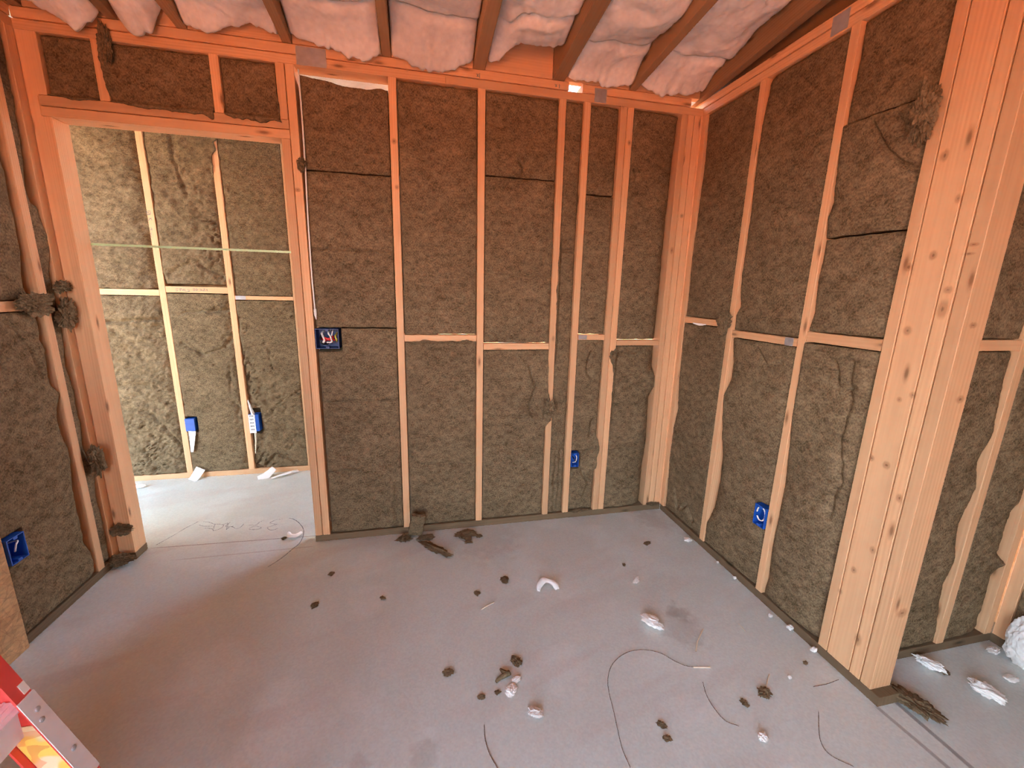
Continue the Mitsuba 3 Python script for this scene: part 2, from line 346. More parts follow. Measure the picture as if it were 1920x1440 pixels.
def tube_mesh(pts, r, sides=6, n=6):
    p = smooth_path(pts, n)
    tg = np.gradient(p, axis=0); tg /= np.linalg.norm(tg, axis=1, keepdims=True) + 1e-12
    ref = np.array([0.31, 0.17, 0.93])
    a = np.cross(tg, ref); a /= np.linalg.norm(a, axis=1, keepdims=True) + 1e-12
    b = np.cross(tg, a)
    rr = np.full(len(p), r) if np.isscalar(r) else np.interp(np.linspace(0, 1, len(p)), np.linspace(0, 1, len(r)), r)
    ang = np.arange(sides) / sides * 2 * np.pi
    V = (p[:, None] + rr[:, None, None] * (np.cos(ang)[None, :, None] * a[:, None] + np.sin(ang)[None, :, None] * b[:, None])).reshape(-1, 3)
    F = []
    for i in range(len(p) - 1):
        for j in range(sides):
            k = (j + 1) % sides
            F += [(i * sides + j, i * sides + k, (i + 1) * sides + k), (i * sides + j, (i + 1) * sides + k, (i + 1) * sides + j)]
    n0 = len(V); V = np.vstack([V, p[0], p[-1]]); last = (len(p) - 1) * sides
    for j in range(sides):
        k = (j + 1) % sides
        F += [(n0, k, j), (n0 + 1, last + j, last + k)]
    return trimesh.Trimesh(V, np.array(F), process=False)

def ribbon_mesh(pts, w, thick=0.0015, nrm=(0, 0, 1), n=8):
    """A strip of paper: centre line, width across (perpendicular to nrm), real thickness."""
    p = smooth_path(pts, n); tg = np.gradient(p, axis=0); tg /= np.linalg.norm(tg, axis=1, keepdims=True) + 1e-12
    s = np.cross(tg, np.array(nrm, float)); s /= np.linalg.norm(s, axis=1, keepdims=True) + 1e-12
    up = np.cross(s, tg)
    ww = np.full(len(p), w) if np.isscalar(w) else np.interp(np.linspace(0, 1, len(p)), np.linspace(0, 1, len(w)), w)
    grid = np.stack([p - s * ww[:, None] / 2 + up * thick, p + up * thick * 2.2, p + s * ww[:, None] / 2 + up * thick], 1)
    V, F = close_grid(grid, grid - up[:, None] * thick)
    return V, F

def box(lo, hi): 
    lo, hi = np.array(lo, float), np.array(hi, float)
    return trimesh.creation.box(extents=hi - lo, transform=trimesh.transformations.translation_matrix((lo + hi) / 2))

H = 2.284; S = 0.038; D = 0.089; PL = 0.038

# ---------------------------------------------------------------- floor, ground, roof
struct('floor', 'bare grey trowelled concrete slab with dusty brown stains')
put(box((-4.4, -4.0, -0.1), (1.6, 1.3, 0.0)), 'm_concrete', key='floor')
struct('ground', 'bare reddish soil around the building')
put(box((-40, -60, -0.25), (40, 40, -0.101)), 'm_soil', key='ground')

struct('ceiling', 'underside of the sloping roof with dark rafters')
SL = 0.09; TH = math.atan(SL)
def rafter(x0, x1, name='rafter', y0=0.115, y1=-3.9, h=0.14):
    m, uv = board_mesh(np.array([x0, 0, 0]), np.array([x1, y0 - y1, h]))
    v = m.vertices.copy()
    v[:, 1] = y0 - v[:, 1]
    v[:, 2] += 2.362 + SL * (-v[:, 1])
    m = trimesh.Trimesh(v, m.faces[:, ::-1], process=False)
    return put(m, 'm_wood_dark', parent='ceiling', name=name, uv=uv)
RX = [(-2.97, -2.935), (-2.665, -2.627), (-2.425, -2.387), (-2.035, -1.997), (-1.628, -1.590), (-1.222, -1.168), (-0.836, -0.776), (-0.432, -0.394), (-0.028, 0.010), (0.39, 0.428), (0.735, 0.765)]
for a, b in RX: rafter(a, b)
for i in range(4):                                   # sheathing boards over the rafters
    y0, y1 = 0.115 - i * 1.005, 0.115 - (i + 1) * 1.005 + 0.004
    v = box((-3.1, y1, 0), (0.9, y0, 0.016)); vv = v.vertices.copy(); vv[:, 2] += 2.362 + 0.141 + SL * (-vv[:, 1])
    put(trimesh.Trimesh(vv, v.faces, process=False), 'm_osb', parent='ceiling', name='sheathing_panel')
v = box((-4.05, -3.9, 0), (-3.101, -1.7, 0.016)); vv = v.vertices.copy(); vv[:, 2] += 2.362 + 0.141 + SL * (-vv[:, 1])
put(trimesh.Trimesh(vv, v.faces, process=False), 'm_osb', parent='ceiling', name='eave_panel')
for (a, b) in zip(RX[:-1], RX[1:]):                  # blocks between rafter tails above the back wall
    x0, x1 = a[1] + 0.002, b[0] - 0.002
    if x0 > 0: continue
    board('ceiling', 'blocking', (x0, 0.0, 2.363), (x1, S, 2.498), 'm_wood')

board('ceiling', 'blocking', (-3.08, 0.0, 2.363), (-2.972, S, 2.50))

# ---------------------------------------------------------------- wall_back (the partition with the doorway)
W = struct('wall_back', 'wood stud partition wall with a doorway, facing the camera')
def bstud(x, z0=PL, z1=H, y0=0.0, y1=D, name='stud', label=None, w=S): board(W, name, (x + 0.0013, y0, z0), (x + w - 0.0013, y1, z1), label=label)
XS1, XS2, XS3, XS4, XS5 = -1.609, -1.200, -0.797, -0.667, -0.470
bstud(-2.9745); bstud(-2.943, PL, 1.989, name='jack_stud'); bstud(-2.943, 2.067, H, name='cripple_stud')
bstud(-2.072, PL, 1.989, name='jack_stud'); bstud(-2.034); bstud(-2.0725, 2.067, H, name='cripple_stud')
for x in (-2.733, -2.323): bstud(x, 2.067, H, name='cripple_stud')
board(W, 'header', (-2.9365, 0, 1.990), (-2.0345, D, 2.0262)); board(W, 'header', (-2.9365, 0, 2.0296), (-2.0345, D, 2.066))
for x in (XS1, XS2, XS3, XS4, XS5, XS5 + S): bstud(x)
bstud(-0.085); bstud(-0.046); board(W, 'stud', (-0.0072, 0.0002, PL), (0.0885, D, H))
bstud(-0.123, y0=0.001, y1=D - 0.001)
board(W, 'bottom_plate', (-2.072, 0, 0), (-0.001, D, PL), 'm_treated'); board(W, 'bottom_plate', (-2.9745, 0, 0), (-2.905, D, PL), 'm_treated')
board(W, 'top_plate', (-2.9745, 0, H), (-1.35, D, H + 0.0362)); board(W, 'top_plate', (-1.349, 0, H), (0.0, D, H + 0.0362))
board(W, 'top_plate', (-2.9745, 0, H + 0.0402), (-0.752, D, H + 0.076)); board(W, 'top_plate', (-0.680, 0, H + 0.0402), (-0.075, D, H + 0.076))
for (x0, x1, z0) in ((XS1 + S, XS2, 1.090), (XS2 + S, XS3, 1.045), (XS4 + S, XS5, 1.097), (XS5 + 2 * S, -0.123, 1.065)):
    board(W, 'blocking', (x0 + 0.001, 0.001, z0), (x1 - 0.001, 0.040, z0 + (0.034 if x0 < -0.7 else 0.030)))
def plate(parent, lo, hi, name='nail_plate', label='grey galvanised nail plate'): return put(box(lo, hi), 'm_galv', parent=parent, name=name, label=label)
plate(W, (-1.984, -0.0015, 2.285), (-1.863, -0.0001, 2.356)); plate(W, (-0.616, -0.0015, 2.288), (-0.553, -0.0001, 2.350))
put(box((-0.627, -0.001, 1.101), (-0.578, 0.0008, 1.125)), 'm_galv', parent=W, name='nail_plate', label='pale nail plate on the blocking')

# ---------------------------------------------------------------- wall_right
W = struct('wall_right', 'wood stud wall ending in a thick built-up post')
def rstud(y, z0=PL, z1=H, name='stud', label=None, w=S): board(W, name, (0.0, y + 0.0014, z0), (D, y + w - 0.0014, z1), label=label)
rstud(-0.039); rstud(-0.430); rstud(-0.838)
rstud(-1.158, name='post_stud'); rstud(-1.2445, name='post_stud', w=0.0855); rstud(-1.2835, name='post_stud'); rstud(-1.3225, name='post_stud')
board(W, 'bottom_plate', (0.0, -1.352, 0), (D, -0.0005, PL), 'm_treated')
board(W, 'top_plate', (0.0, -1.3225, H), (D, D, H + 0.0362)); board(W, 'top_plate', (0.0, -1.3225, H + 0.0402), (D, 0.08, H + 0.076))
for (y0, y1, z0, z1) in ((-0.392, -0.039, 1.204, 1.236), (-0.800, -0.430, 1.163, 1.196), (-1.120, -0.838, 1.190, 1.228)):
    board(W, 'blocking', (0.001, y0 + 0.001, z0), (0.040, y1 - 0.001, z1))
v = box((0.055, -3.9, 0), (0.088, 0.08, 1)); vv = v.vertices.copy(); vv[:, 2] = np.where(vv[:, 2] > 0.5, 2.50 + SL * (-vv[:, 1]), H + 0.0765)
put(trimesh.Trimesh(vv, v.faces, process=False), 'm_wood_dark', parent=W, name='infill_board')
plate(W, (-0.0015, -0.787, 2.290), (-0.0001, -0.722, 2.352)); plate(W, (-0.001, -0.782, 1.1625), (0.0009, -0.742, 1.1965))
put(box((0.0895, -1.126, 0.0), (0.1, 0.05, 2.3)), 'm_osb', parent=W, name='backing_panel')
# ---------------------------------------------------------------- wall_left
W = struct('wall_left', 'insulated stud wall beside the doorway with a sheet of strand board')
XL = -2.975
def lstud(y, z0=PL, z1=H): board(W, 'stud', (XL - D, y, z0), (XL, y + S, z1))
for y in (-0.038, -0.136, -0.556, -0.96, -1.37, -1.80): lstud(y)
board(W, 'bottom_plate', (XL - D, -3.9, 0), (XL, 0.0, PL), 'm_treated')
board(W, 'top_plate', (XL - D, -3.9, H), (XL, D, H + 0.0362)); board(W, 'top_plate', (XL - D, -3.9, H + 0.0402), (XL, -0.002, H + 0.076))
board(W, 'blocking', (XL - 0.045, -0.517, 1.237), (XL - 0.004, -0.137, 1.275))
put(box((XL + 0.0005, -2.25, 0.001), (XL + 0.0115, -0.527, H + 0.07)), 'm_osb', parent=W, name='strand_board', label='orange brown strand board sheet')
WY0, WY1, WZ0, WZ1 = -3.55, -2.26, 0.90, 2.10                    # unglazed window opening behind the camera
put(trimesh.util.concatenate([box((XL - D - 0.02, WY1, 0), (XL - D - 0.001, 0.1, 2.8)), box((XL - D - 0.02, -3.9, 0), (XL - D - 0.001, WY0, 2.8)), box((XL - D - 0.02, WY0, 0), (XL - D - 0.001, WY1, WZ0)), box((XL - D - 0.02, WY0, WZ1), (XL - D - 0.001, WY1, 2.8))]), 'm_osb', parent=W, name='backing_panel')
for z in (WZ0 - PL, WZ1): board(W, 'window_board', (XL - D, WY0, z), (XL, WY1, z + PL))
for y in (WY0 - S, WY1): lstud(y)
board(W, 'stud', (-3.06, 0.001, PL), (-2.9752, D, H))
# ---------------------------------------------------------------- wall_far (seen through the doorway)
W = struct('wall_far', 'insulated stud wall of the next room seen through the doorway')
YF = 0.984
def fstud(x, z0=PL, z1=2.44): board(W, 'stud', (x, YF, z0), (x + S, YF + D, z1))
for x in (-3.93, -3.53, -3.133, -2.737, -2.338, -1.94): fstud(x)
board(W, 'bottom_plate', (-4.3, YF, 0), (-1.9, YF + D, PL)); board(W, 'top_plate', (-4.3, YF, 2.44), (1.0, YF + D, 2.516))
for (x0, x1, z0, z1) in ((-3.53, -3.133, 1.272, 1.311), (-3.133, -2.737, 1.294, 1.335), (-2.737, -2.338, 1.256, 1.282)):
    board(W, 'blocking', (x0 + S + 0.001, YF + 0.001, z0), (x1 - 0.001, YF + 0.040, z1))
plate(W, (-2.694, YF - 0.0006, 1.2565), (-2.632, YF + 0.0008, 1.2815), label='pale nail plate on the far blocking')
put(box((-4.3, YF + D + 0.001, 0), (-1.38, YF + D + 0.02, 2.6)), 'm_osb', parent=W, name='backing_panel')
def gyp_fn(p, n, uv): return mix((0.64, 0.68, 0.60), (0.58, 0.63, 0.55), fbm(p.y * 20, p.z * 20, 1.0, 3))
scene['m_gypsum'] = two({'type': 'diffuse', 'reflectance': proc(gyp_fn)})
struct('wall_far_end', 'end wall of the next room'); put(box((-4.32, 0.09, 0), (-4.301, 1.1, 2.7)), 'm_gypsum', key='wall_far_end')
struct('wall_far_near', 'wall of the next room beyond the left wall, with a wide opening'); put(trimesh.util.concatenate([box((-4.3, 0.07, 2.25), (-3.085, 0.089, 2.7)), box((-3.42, 0.07, 0), (-3.085, 0.089, 2.249))]), 'm_osb', key='wall_far_near')
def lawn_fn(p, n, uv): return mix((0.10, 0.20, 0.04), (0.22, 0.30, 0.08), fbm(p.x * 9, p.y * 9, 0.0, 4))
scene['m_lawn'] = two({'type': 'diffuse', 'reflectance': proc(lawn_fn)})
def gravel_fn(p, n, uv): return mix((0.42, 0.41, 0.38), (0.60, 0.58, 0.54), fbm(p.x * 30, p.y * 30, 0.0, 3))
scene['m_gravel'] = two({'type': 'diffuse', 'reflectance': proc(gravel_fn)})
struct('gravel_path', 'grey gravel strip beside the building'); put(box((-9, -3.9, -0.14), (-3.2, -1.5, -0.09)), 'm_gravel', key='gravel_path')
struct('lawn', 'patch of lawn beside the building'); put(box((-14, -1.5, -0.14), (-3.2, 0.6, -0.09)), 'm_lawn', key='lawn')
struct('ceiling_far', 'ceiling of the next room'); put(box((-4.3, 0.1155, 2.54), (-0.886, 1.1, 2.58)), 'm_white_wool', key='ceiling_far')
struct('wall_far_side', 'pale green gypsum board end wall of the next room'); put(box((-0.90, 0.12, 0), (-0.885, 0.983, 2.43)), 'm_gypsum', key='wall_far_side')
struct('wall_rear', 'header wall over the wide opening behind the camera')
put(trimesh.util.concatenate([box((-3.08, -4.02, 2.08), (0.87, -3.905, 3.0)), box((-1.40, -4.02, 0.0), (0.87, -3.905, 2.079))]), 'm_osb', key='wall_rear')
# ---------------------------------------------------------------- closet walls beyond the post
W = struct('wall_closet', 'insulated stud wall behind the built-up post')
YC = -1.215
for x in (0.465, 0.722): board(W, 'stud', (x, YC, PL), (x + S, YC + 0.088, H))
board(W, 'bottom_plate', (0.09, YC, 0), (0.7645, YC + 0.088, PL), 'm_treated')
board(W, 'blocking', (0.09, YC + 0.001, 1.202), (0.464, YC + 0.04, 1.238))
board(W, 'top_plate', (0.09, YC, H), (0.7645, YC + 0.088, H + 0.076))
put(box((0.09, YC + 0.0885, 0), (0.77, YC + 0.1, 2.5)), 'm_osb', parent=W, name='backing_panel')
W = struct('wall_side', 'stud wall closing off the space behind the post')
for y in (-1.254, -1.66, -2.06, -2.47, -2.9): board(W, 'stud', (0.765, y, PL), (0.765 + D, y + S, H))
board(W, 'bottom_plate', (0.765, -3.9, 0), (0.765 + D, -1.127, PL), 'm_treated')
board(W, 'top_plate', (0.765, -3.9, H), (0.765 + D, -1.127, H + 0.076))
put(box((0.765 + D + 0.001, -3.9, 0), (0.765 + D + 0.02, -1.1, 2.8)), 'm_osb', parent=W, name='backing_panel')

# ---------------------------------------------------------------- brown wool batts: the partition
def hseam(u0, u1, v, d=0.012, w=0.004, dv=0.0):
    return ([(u0, v), (0.5 * (u0 + u1), v + dv * 0.5 + 0.004), (u1, v + dv)], d, w)
g = 0.0015
# above the door header
batt('brown wool batt in the first gap above the door header, beside the wall corner', 'back', -2.905 + g, -2.733 - g, 2.068, H - g, base=0.012, amp=1.3, wr=0.004, oB=[(-2.9, 0.004), (-2.8, 0.012), (-2.74, 0.004)])
batt('wide ragged brown wool batt in the middle gap above the door header', 'back', -2.695 + g, -2.323 - g, 2.068, H - g, base=0.008, amp=1.4, wr=0.004, oB=[(-2.69, 0.004), (-2.6, 0.016), (-2.45, 0.014), (-2.33, 0.024)], oL=[(2.07, 0.0), (2.15, 0.008), (2.28, 0.012)])
batt('brown wool batt in the last gap above the door header, next to the king stud', 'back', -2.285 + g, -2.0725 - g, 2.068, H - g, base=0.008, amp=1.2, wr=0.003, oB=[(-2.28, 0.012), (-2.2, 0.022), (-2.08, 0.016)], oR=[(2.07, 0.012), (2.12, 0.008), (2.2, 0.0)])
# bay A
a0, a1 = -1.996 + 0.008, XS1 - g
batt('brown wool batt under the bright slot, topmost beside the door frame', 'back', a0 + 0.004, a1, 1.872, 2.252, base=0.006, wr=0.003, topcut=[(-1.99, 0.0), (-1.93, 0.004), (-1.82, 0.018), (-1.7, 0.026), (-1.64, 0.014), (-1.62, 0.02)],
     grooves=[([(-1.86, 2.23), (-1.90, 2.05), (-1.88, 1.9)], 0.004, 0.004), ([(-1.74, 2.2), (-1.745, 2.0), (-1.73, 1.89)], 0.005, 0.005)])
batt('brown wool batt above the double switch box beside the door frame', 'back', a0, a1, 1.160, 1.870, base=0.005, grooves=[hseam(a0, a1, 1.525, 0.014)])
zA = 1.157
batt('brown wool batt beside and below the double switch box down to the floor plate', 'back', a0, a1, PL + 0.003, 1.1575, base=0.006, holes=[(-2.0, -1.884, 1.052, 1.16)], grooves=[hseam(a0, a1, 0.778, 0.014), hseam(a0, -1.82, 0.395, 0.016, 0.005), ([(-1.64, 0.30), (-1.655, 0.15), (-1.64, 0.05)], 0.014, 0.01)])
# bay B
b0, b1 = XS1 + S + g, XS2 - g
batt('tall brown wool batt above the blocking between first and second studs from the door', 'back', b0, b1, 1.126, H - 0.006, base=0.005, R=[(2.2, 0.004), (1.2, 0.006)], grooves=[hseam(-1.47, -1.3, 1.63, 0.006, 0.006), hseam(-1.45, -1.33, 1.555, 0.005, 0.008)])
batt('brown wool batt below the blocking between first and second studs from the door', 'back', b0, b1, PL + 0.003, 1.088, base=0.006, oT=[(-1.57, 0.0), (-1.47, 0.012), (-1.40, 0.006), (-1.25, 0.010), (-1.2, 0.004)], grooves=[hseam(-1.49, -1.21, 0.41, 0.008, 0.005, -0.02), ([(-1.565, 0.5), (-1.55, 0.46), (-1.53, 0.46)], 0.015, 0.008)])
# bay C
c0, c1 = XS2 + S + g, XS3 - g
CR = [(2.28, 0.006), (1.9, 0.008), (1.2, 0.004), (0.8, 0.004), (0.1, 0.006)]
batt('brown wool batt at the top between second and third studs from the door', 'back', c0, c1, 1.912, H - 0.005, base=0.005, R=CR, grooves=[([(-0.985, 1.985), (-0.962, 1.945), (-0.955, 2.0)], 0.02, 0.012), ([(-1.0, 1.93), (-0.96, 1.93)], 0.015, 0.012)])
batt('brown wool batt above the blocking between second and third studs from the door', 'back', c0, c1, 1.081, 1.9095, base=0.005, R=CR, grooves=[hseam(c0, c1, 1.445, 0.010, 0.004, -0.015)])
batt('brown wool batt with a torn flap below the blocking beside the third stud', 'back', c0, c1, PL + 0.003, 1.043, base=0.006, R=CR, grooves=[([(-0.90, 0.95), (-0.865, 0.82), (-0.90, 0.72), (-0.87, 0.655)], 0.016, 0.007), ([(-1.03, 0.665), (-0.93, 0.655), (-0.87, 0.665)], 0.012, 0.006)], bumps=[(-0.825, 0.72, 0.035, 0.09, 0.016)], oR=[(0.60, 0.0), (0.64, 0.026), (0.72, 0.030), (0.80, 0.008), (0.95, 0.004), (1.0, 0.0)])
# bay D
d0, d1 = XS3 + S + g, XS4 - g
batt('narrow brown wool strip between third and fourth studs from the door', 'back', d0, d1, PL + 0.003, H - 0.005, base=0.007, oL=[(0.9, 0.0), (1.15, 0.006), (1.3, 0.010), (1.5, 0.008), (1.65, 0.0)], wr=0.004, R=[(2.2, 0.012), (1.6, 0.02), (1.2, 0.012), (0.6, 0.016), (0.1, 0.01)], grooves=[hseam(d0, d1, 1.572, 0.012), hseam(d0, d1, 0.46, 0.008), ([(-0.72, 0.44), (-0.725, 0.2), (-0.72, 0.06)], 0.010, 0.006), ([(-0.695, 0.44), (-0.70, 0.06)], 0.010, 0.006)])
# bay E
e0, e1 = XS4 + S + g, XS5 - g
batt('narrow brown wool batt at the top between fourth stud and doubled stud', 'back', e0, e1, 1.860, H - 0.005, base=0.006, wr=0.002, R=[(2.2, 0.016), (1.9, 0.012)])
batt('narrow brown wool batt above the blocking beside the doubled stud', 'back', e0, e1, 1.129, 1.857, base=0.006, R=[(1.8, 0.012), (1.4, 0.004), (1.2, 0.01)])
batt('narrow brown wool batt below the blocking with the small blue outlet box let into it', 'back', e0, e1, PL + 0.003, 1.095, base=0.008, holes=[(-0.632, -0.576, 0.329, 0.427)], oR=[(0.30, 0.0), (0.36, 0.012), (0.44, 0.014), (0.52, 0.0)], wr=0.003, R=[(1.0, 0.004), (0.6, 0.012)], grooves=[([(-0.54, 1.02), (-0.56, 0.93), (-0.53, 0.88)], 0.016, 0.010), ([(-0.5, 0.62), (-0.515, 0.52)], 0.016, 0.012), hseam(-0.575, e1, 0.43, 0.014, 0.005), ([(-0.55, 0.30), (-0.50, 0.22), (-0.53, 0.12)], 0.014, 0.010)])
# bay F
f0, f1 = XS5 + 2 * S + g, -0.123 - g
CL = [(2.29, 0.02), (2.244, 0.035), (2.165, 0.04), (2.05, 0.05), (1.918, 0.05), (1.576, 0.06), (1.389, 0.052), (1.193, 0.06)]
CL2 = [(1.05, 0.06), (0.938, 0.06), (0.881, 0.006), (0.812, 0.004), (0.749, 0.055), (0.458, 0.035), (0.298, 0.055), (0.115, 0.055)]
batt('brown wool batt above the blocking beside the corner studs', 'back', f0, f1, 1.098, H - 0.004, base=0.005, R=CL, fall=0.035, grooves=[hseam(f0, f1, 1.563, 0.007), ([(-0.36, 2.0), (-0.35, 1.95)], 0.012, 0.008)])
batt('brown wool batt below the blocking beside the corner studs', 'back', f0, f1, PL + 0.003, 1.063, base=0.002, oL=[(0.5, 0.0), (0.7, 0.004), (0.9, 0.007), (0.97, 0.022), (1.03, 0.016), (1.06, 0.0)], R=CL2, fall=0.035, wr=0.002, grooves=[hseam(f0, f1, 0.425, 0.010), ([(-0.38, 1.02), (-0.3, 1.0), (-0.22, 1.03)], 0.012, 0.008)])
# ---------------------------------------------------------------- right wall batts
y0, y1 = -0.392 + g, -0.039 - g
batt('dark brown wool batt above the blocking nearest the corner of the long wall', 'right', y0, y1, 1.240, H - 0.004, base=0.006, R=[(2.276, 0.005), (2.05, 0.012), (1.9, 0.008), (1.6, 0.0), (1.27, 0.004)], wr=0.002)
batt('dark brown wool batt below the blocking nearest the corner of the long wall', 'right', y0, y1, PL + 0.003, 1.200, base=0.006, R=[(1.1, 0.0), (0.862, 0.002), (0.682, 0.02), (0.572, 0.004), (0.38, 0.0), (0.1, 0.01)], wr=0.005, grooves=[([(-0.2, 0.12), (-0.24, 0.16), (-0.3, 0.10)], 0.02, 0.012), ([(-0.12, 0.2), (-0.16, 0.1)], 0.012, 0.01)])
y0, y1 = -0.800 + g, -0.430 - g
r1 = [(2.293, 0.029), (2.257, 0.019), (2.102, 0.004), (2.015, 0.0), (1.883, 0.0), (1.733, 0.008), (1.551, 0.008), (1.458, 0.006), (1.384, 0.012), (1.309, 0.026), (1.27, 0.006)]
r1b = [(1.167, 0.004), (1.034, 0.030), (0.952, 0.030), (0.871, -0.004), (0.758, 0.004), (0.641, 0.024), (0.551, 0.058), (0.414, 0.068), (0.26, 0.05), (0.178, 0.012), (0.156, 0.0)]
batt('tall brown wool batt above the taped blocking in the middle bay of the long wall', 'right', y0, y1, 1.199, H - 0.004, base=0.004, R=r1, L=[(2.2, 0.006), (1.2, 0.01)], amp=0.8, bumps=[(-0.6, 1.25, 0.1, 0.04, 0.008)], wr=0.002)
batt('brown wool batt around the round blue outlet box on the long wall', 'right', y0, y1, PL + 0.003, 1.160, base=0.004, R=r1b, fall=0.03, holes=[(-0.80, -0.732, 0.334, 0.436)], L=[(1.1, 0.012), (0.5, 0.02), (0.3, 0.02), (0.1, 0.012)], amp=0.9, wr=0.002, grooves=[([(-0.60, 1.12), (-0.66, 1.06), (-0.74, 1.08)], 0.010, 0.008)])
y0, y1 = -1.1195 + g, -0.838 - g
r2 = [(2.287, 0.012), (2.188, 0.017), (2.056, 0.010), (1.994, 0.010), (1.972, 0.012)]
r2b = [(1.952, -0.010), (1.848, -0.004), (1.777, 0.0), (1.705, 0.01), (1.648, -0.004), (1.586, 0.006)]
r2c = [(1.57, 0.008), (1.515, 0.009), (1.416, 0.002), (1.305, 0.014), (1.228, 0.0)]
r2d = [(1.19, -0.012), (1.126, -0.012), (0.994, -0.010), (0.881, -0.008), (0.764, 0.003), (0.582, 0.018), (0.482, 0.015), (0.392, 0.013), (0.261, 0.010), (0.124, 0.021), (0.05, 0.012)]
LP = [(2.2, 0.02), (1.6, 0.03), (1.2, 0.02), (0.1, 0.03)]
batt('brown wool batt at the top beside the built-up post', 'right', y0, y1, 1.962, H - 0.004, base=0.004, R=r2, L=LP, amp=0.9, wr=0.002)
batt('torn brown wool batt second from the top beside the built-up post', 'right', y0, y1, 1.5775, 1.9595, base=-0.004, R=r2b, L=LP, wr=0.003, grooves=[([(-0.94, 1.94), (-1.0, 1.84), (-1.06, 1.78), (-1.1, 1.76)], 0.014, 0.006), ([(-1.02, 1.93), (-1.05, 1.87)], 0.010, 0.008)])
batt('smooth brown wool batt above the blocking beside the built-up post', 'right', y0, y1, 1.231, 1.575, base=0.003, R=r2c, L=LP, amp=0.8)
batt('crumpled brown wool batt below the blocking beside the built-up post', 'right', y0, y1, PL + 0.003, 1.187, base=-0.002, R=r2d, L=LP, wr=0.004, grooves=[([(-1.03, 1.14), (-1.05, 1.0), (-1.04, 0.85), (-1.07, 0.7), (-1.05, 0.55)], 0.012, 0.010), ([(-0.98, 1.12), (-1.0, 1.04), (-1.07, 1.05)], 0.012, 0.008)], bumps=[(-1.075, 1.08, 0.03, 0.05, 0.016)])
# ---------------------------------------------------------------- left wall batts
y0, y1 = -0.518 + g, -0.136 - g
l1 = [(2.2, 0.03), (1.801, 0.032), (1.741, 0.023), (1.611, 0.031), (1.461, 0.032), (1.402, 0.042), (1.351, 0.064), (1.322, 0.061), (1.30, 0.050)]
l1b = [(1.214, 0.034), (1.15, 0.028), (1.119, 0.039), (1.078, 0.018), (1.045, 0.03), (1.009, 0.029), (0.967, 0.043), (0.933, 0.036), (0.893, 0.001), (0.856, 0.013), (0.777, 0.036), (0.725, 0.035), (0.649, 0.016), (0.594, 0.016), (0.485, 0.032), (0.393, 0.036), (0.328, 0.035), (0.2, 0.038), (0.15, 0.012), (0.042, 0.011)]
batt('brown wool batt above the blocking beside the doorway corner', 'left', y0, y1, 1.278, H - 0.004, base=0.004, R=l1, fall=0.03, wr=0.002)
batt('brown wool batt below the blocking above the strand board edge', 'left', y0, y1, PL + 0.003, 1.234, base=0.000, R=l1b, fall=0.03, holes=[(-0.517, -0.441, 0.333, 0.437)], wr=0.005, grooves=[([(-0.3, 1.2), (-0.24, 1.12), (-0.2, 0.98)], 0.012, 0.008)])
y0, y1 = -0.098 + g, -0.038 - g
l2 = [(2.2, 0.01), (2.019, 0.010), (1.944, 0.017), (1.886, 0.018), (1.805, 0.025), (1.702, 0.042), (1.655, 0.041), (1.642, 0.011), (1.604, 0.008), (1.541, -0.006), (1.47, -0.004), (1.386, 0.014), (1.31, 0.012), (1.152, 0.010), (1.083, 0.016), (0.987, 0.031), (0.918, 0.016), (0.886, 0.011), (0.768, 0.019), (0.723, 0.014), (0.63, 0.03), (0.49, 0.003), (0.378, 0.017), (0.269, 0.008), (0.176, 0.006), (0.076, 0.011)]
batt('narrow strip of brown wool squeezed between two studs in the doorway corner', 'left', y0, y1, PL + 0.003, H - 0.004, base=0.014, R=l2, fall=0.02, wr=0.004)
# ---------------------------------------------------------------- far wall batts
k = dict(wr=0.018, amp=2.6, res=0.007)
batt('lumpy brown wool batt above the far blocking, first bay seen through the doorway', 'far', -3.492 + g, -3.133 - 0.012, 1.313, 2.436, base=-0.004, R=[(2.4, 0.02), (2.2, 0.06), (1.95, 0.05), (1.9, 0.01), (1.8, 0.03), (1.6, 0.065), (1.4, 0.05)], **k)
batt('brown wool batt below the far blocking, first bay seen through the doorway', 'far', -3.492 + g, -3.133 - g, PL + 0.004, 1.270, base=-0.004, R=[(1.2, 0.012), (0.6, 0.016), (0.1, 0.006)], bumps=[(-3.25, 1.15, 0.12, 0.05, 0.02)], grooves=[hseam(-3.45, -3.15, 1.10, 0.016, 0.010, 0.02), ([(-3.45, 0.52), (-3.3, 0.5), (-3.2, 0.36), (-3.15, 0.25)], 0.012, 0.008)], **k)
batt('brown wool batt above the marked blocking, middle bay seen through the doorway', 'far', -3.095 + g, -2.737 - g, 1.350, 2.436, base=-0.004, oR=[(2.0, 0.0), (2.14, 0.010), (2.17, 0.030), (2.43, 0.034)], R=[(2.3, -0.012), (2.15, -0.008), (2.0, 0.006), (1.4, 0.012)], L=[(2.3, 0.012), (1.9, 0.016), (1.4, 0.010)], grooves=[([(-2.93, 2.4), (-2.95, 2.1), (-2.9, 1.9)], 0.018, 0.010), ([(-3.05, 1.42), (-2.9, 1.5), (-2.76, 1.40)], 0.016, 0.014)], **k)
batt('bulging brown wool batt below the marked blocking, middle bay seen through the doorway', 'far', -3.095 + g, -2.737 - g, PL + 0.004, 1.290, base=-0.010, holes=[(-3.095, -3.034, 0.350, 0.442)], grooves=[hseam(-3.09, -2.75, 1.155, 0.02, 0.012, 0.03), ([(-3.05, 0.96), (-2.93, 0.88), (-2.80, 0.93), (-2.745, 1.0)], 0.022, 0.016), ([(-2.78, 0.8), (-2.80, 0.6), (-2.75, 0.5)], 0.010, 0.010)], R=[(1.2, 0.012), (0.5, 0.012)], **k)
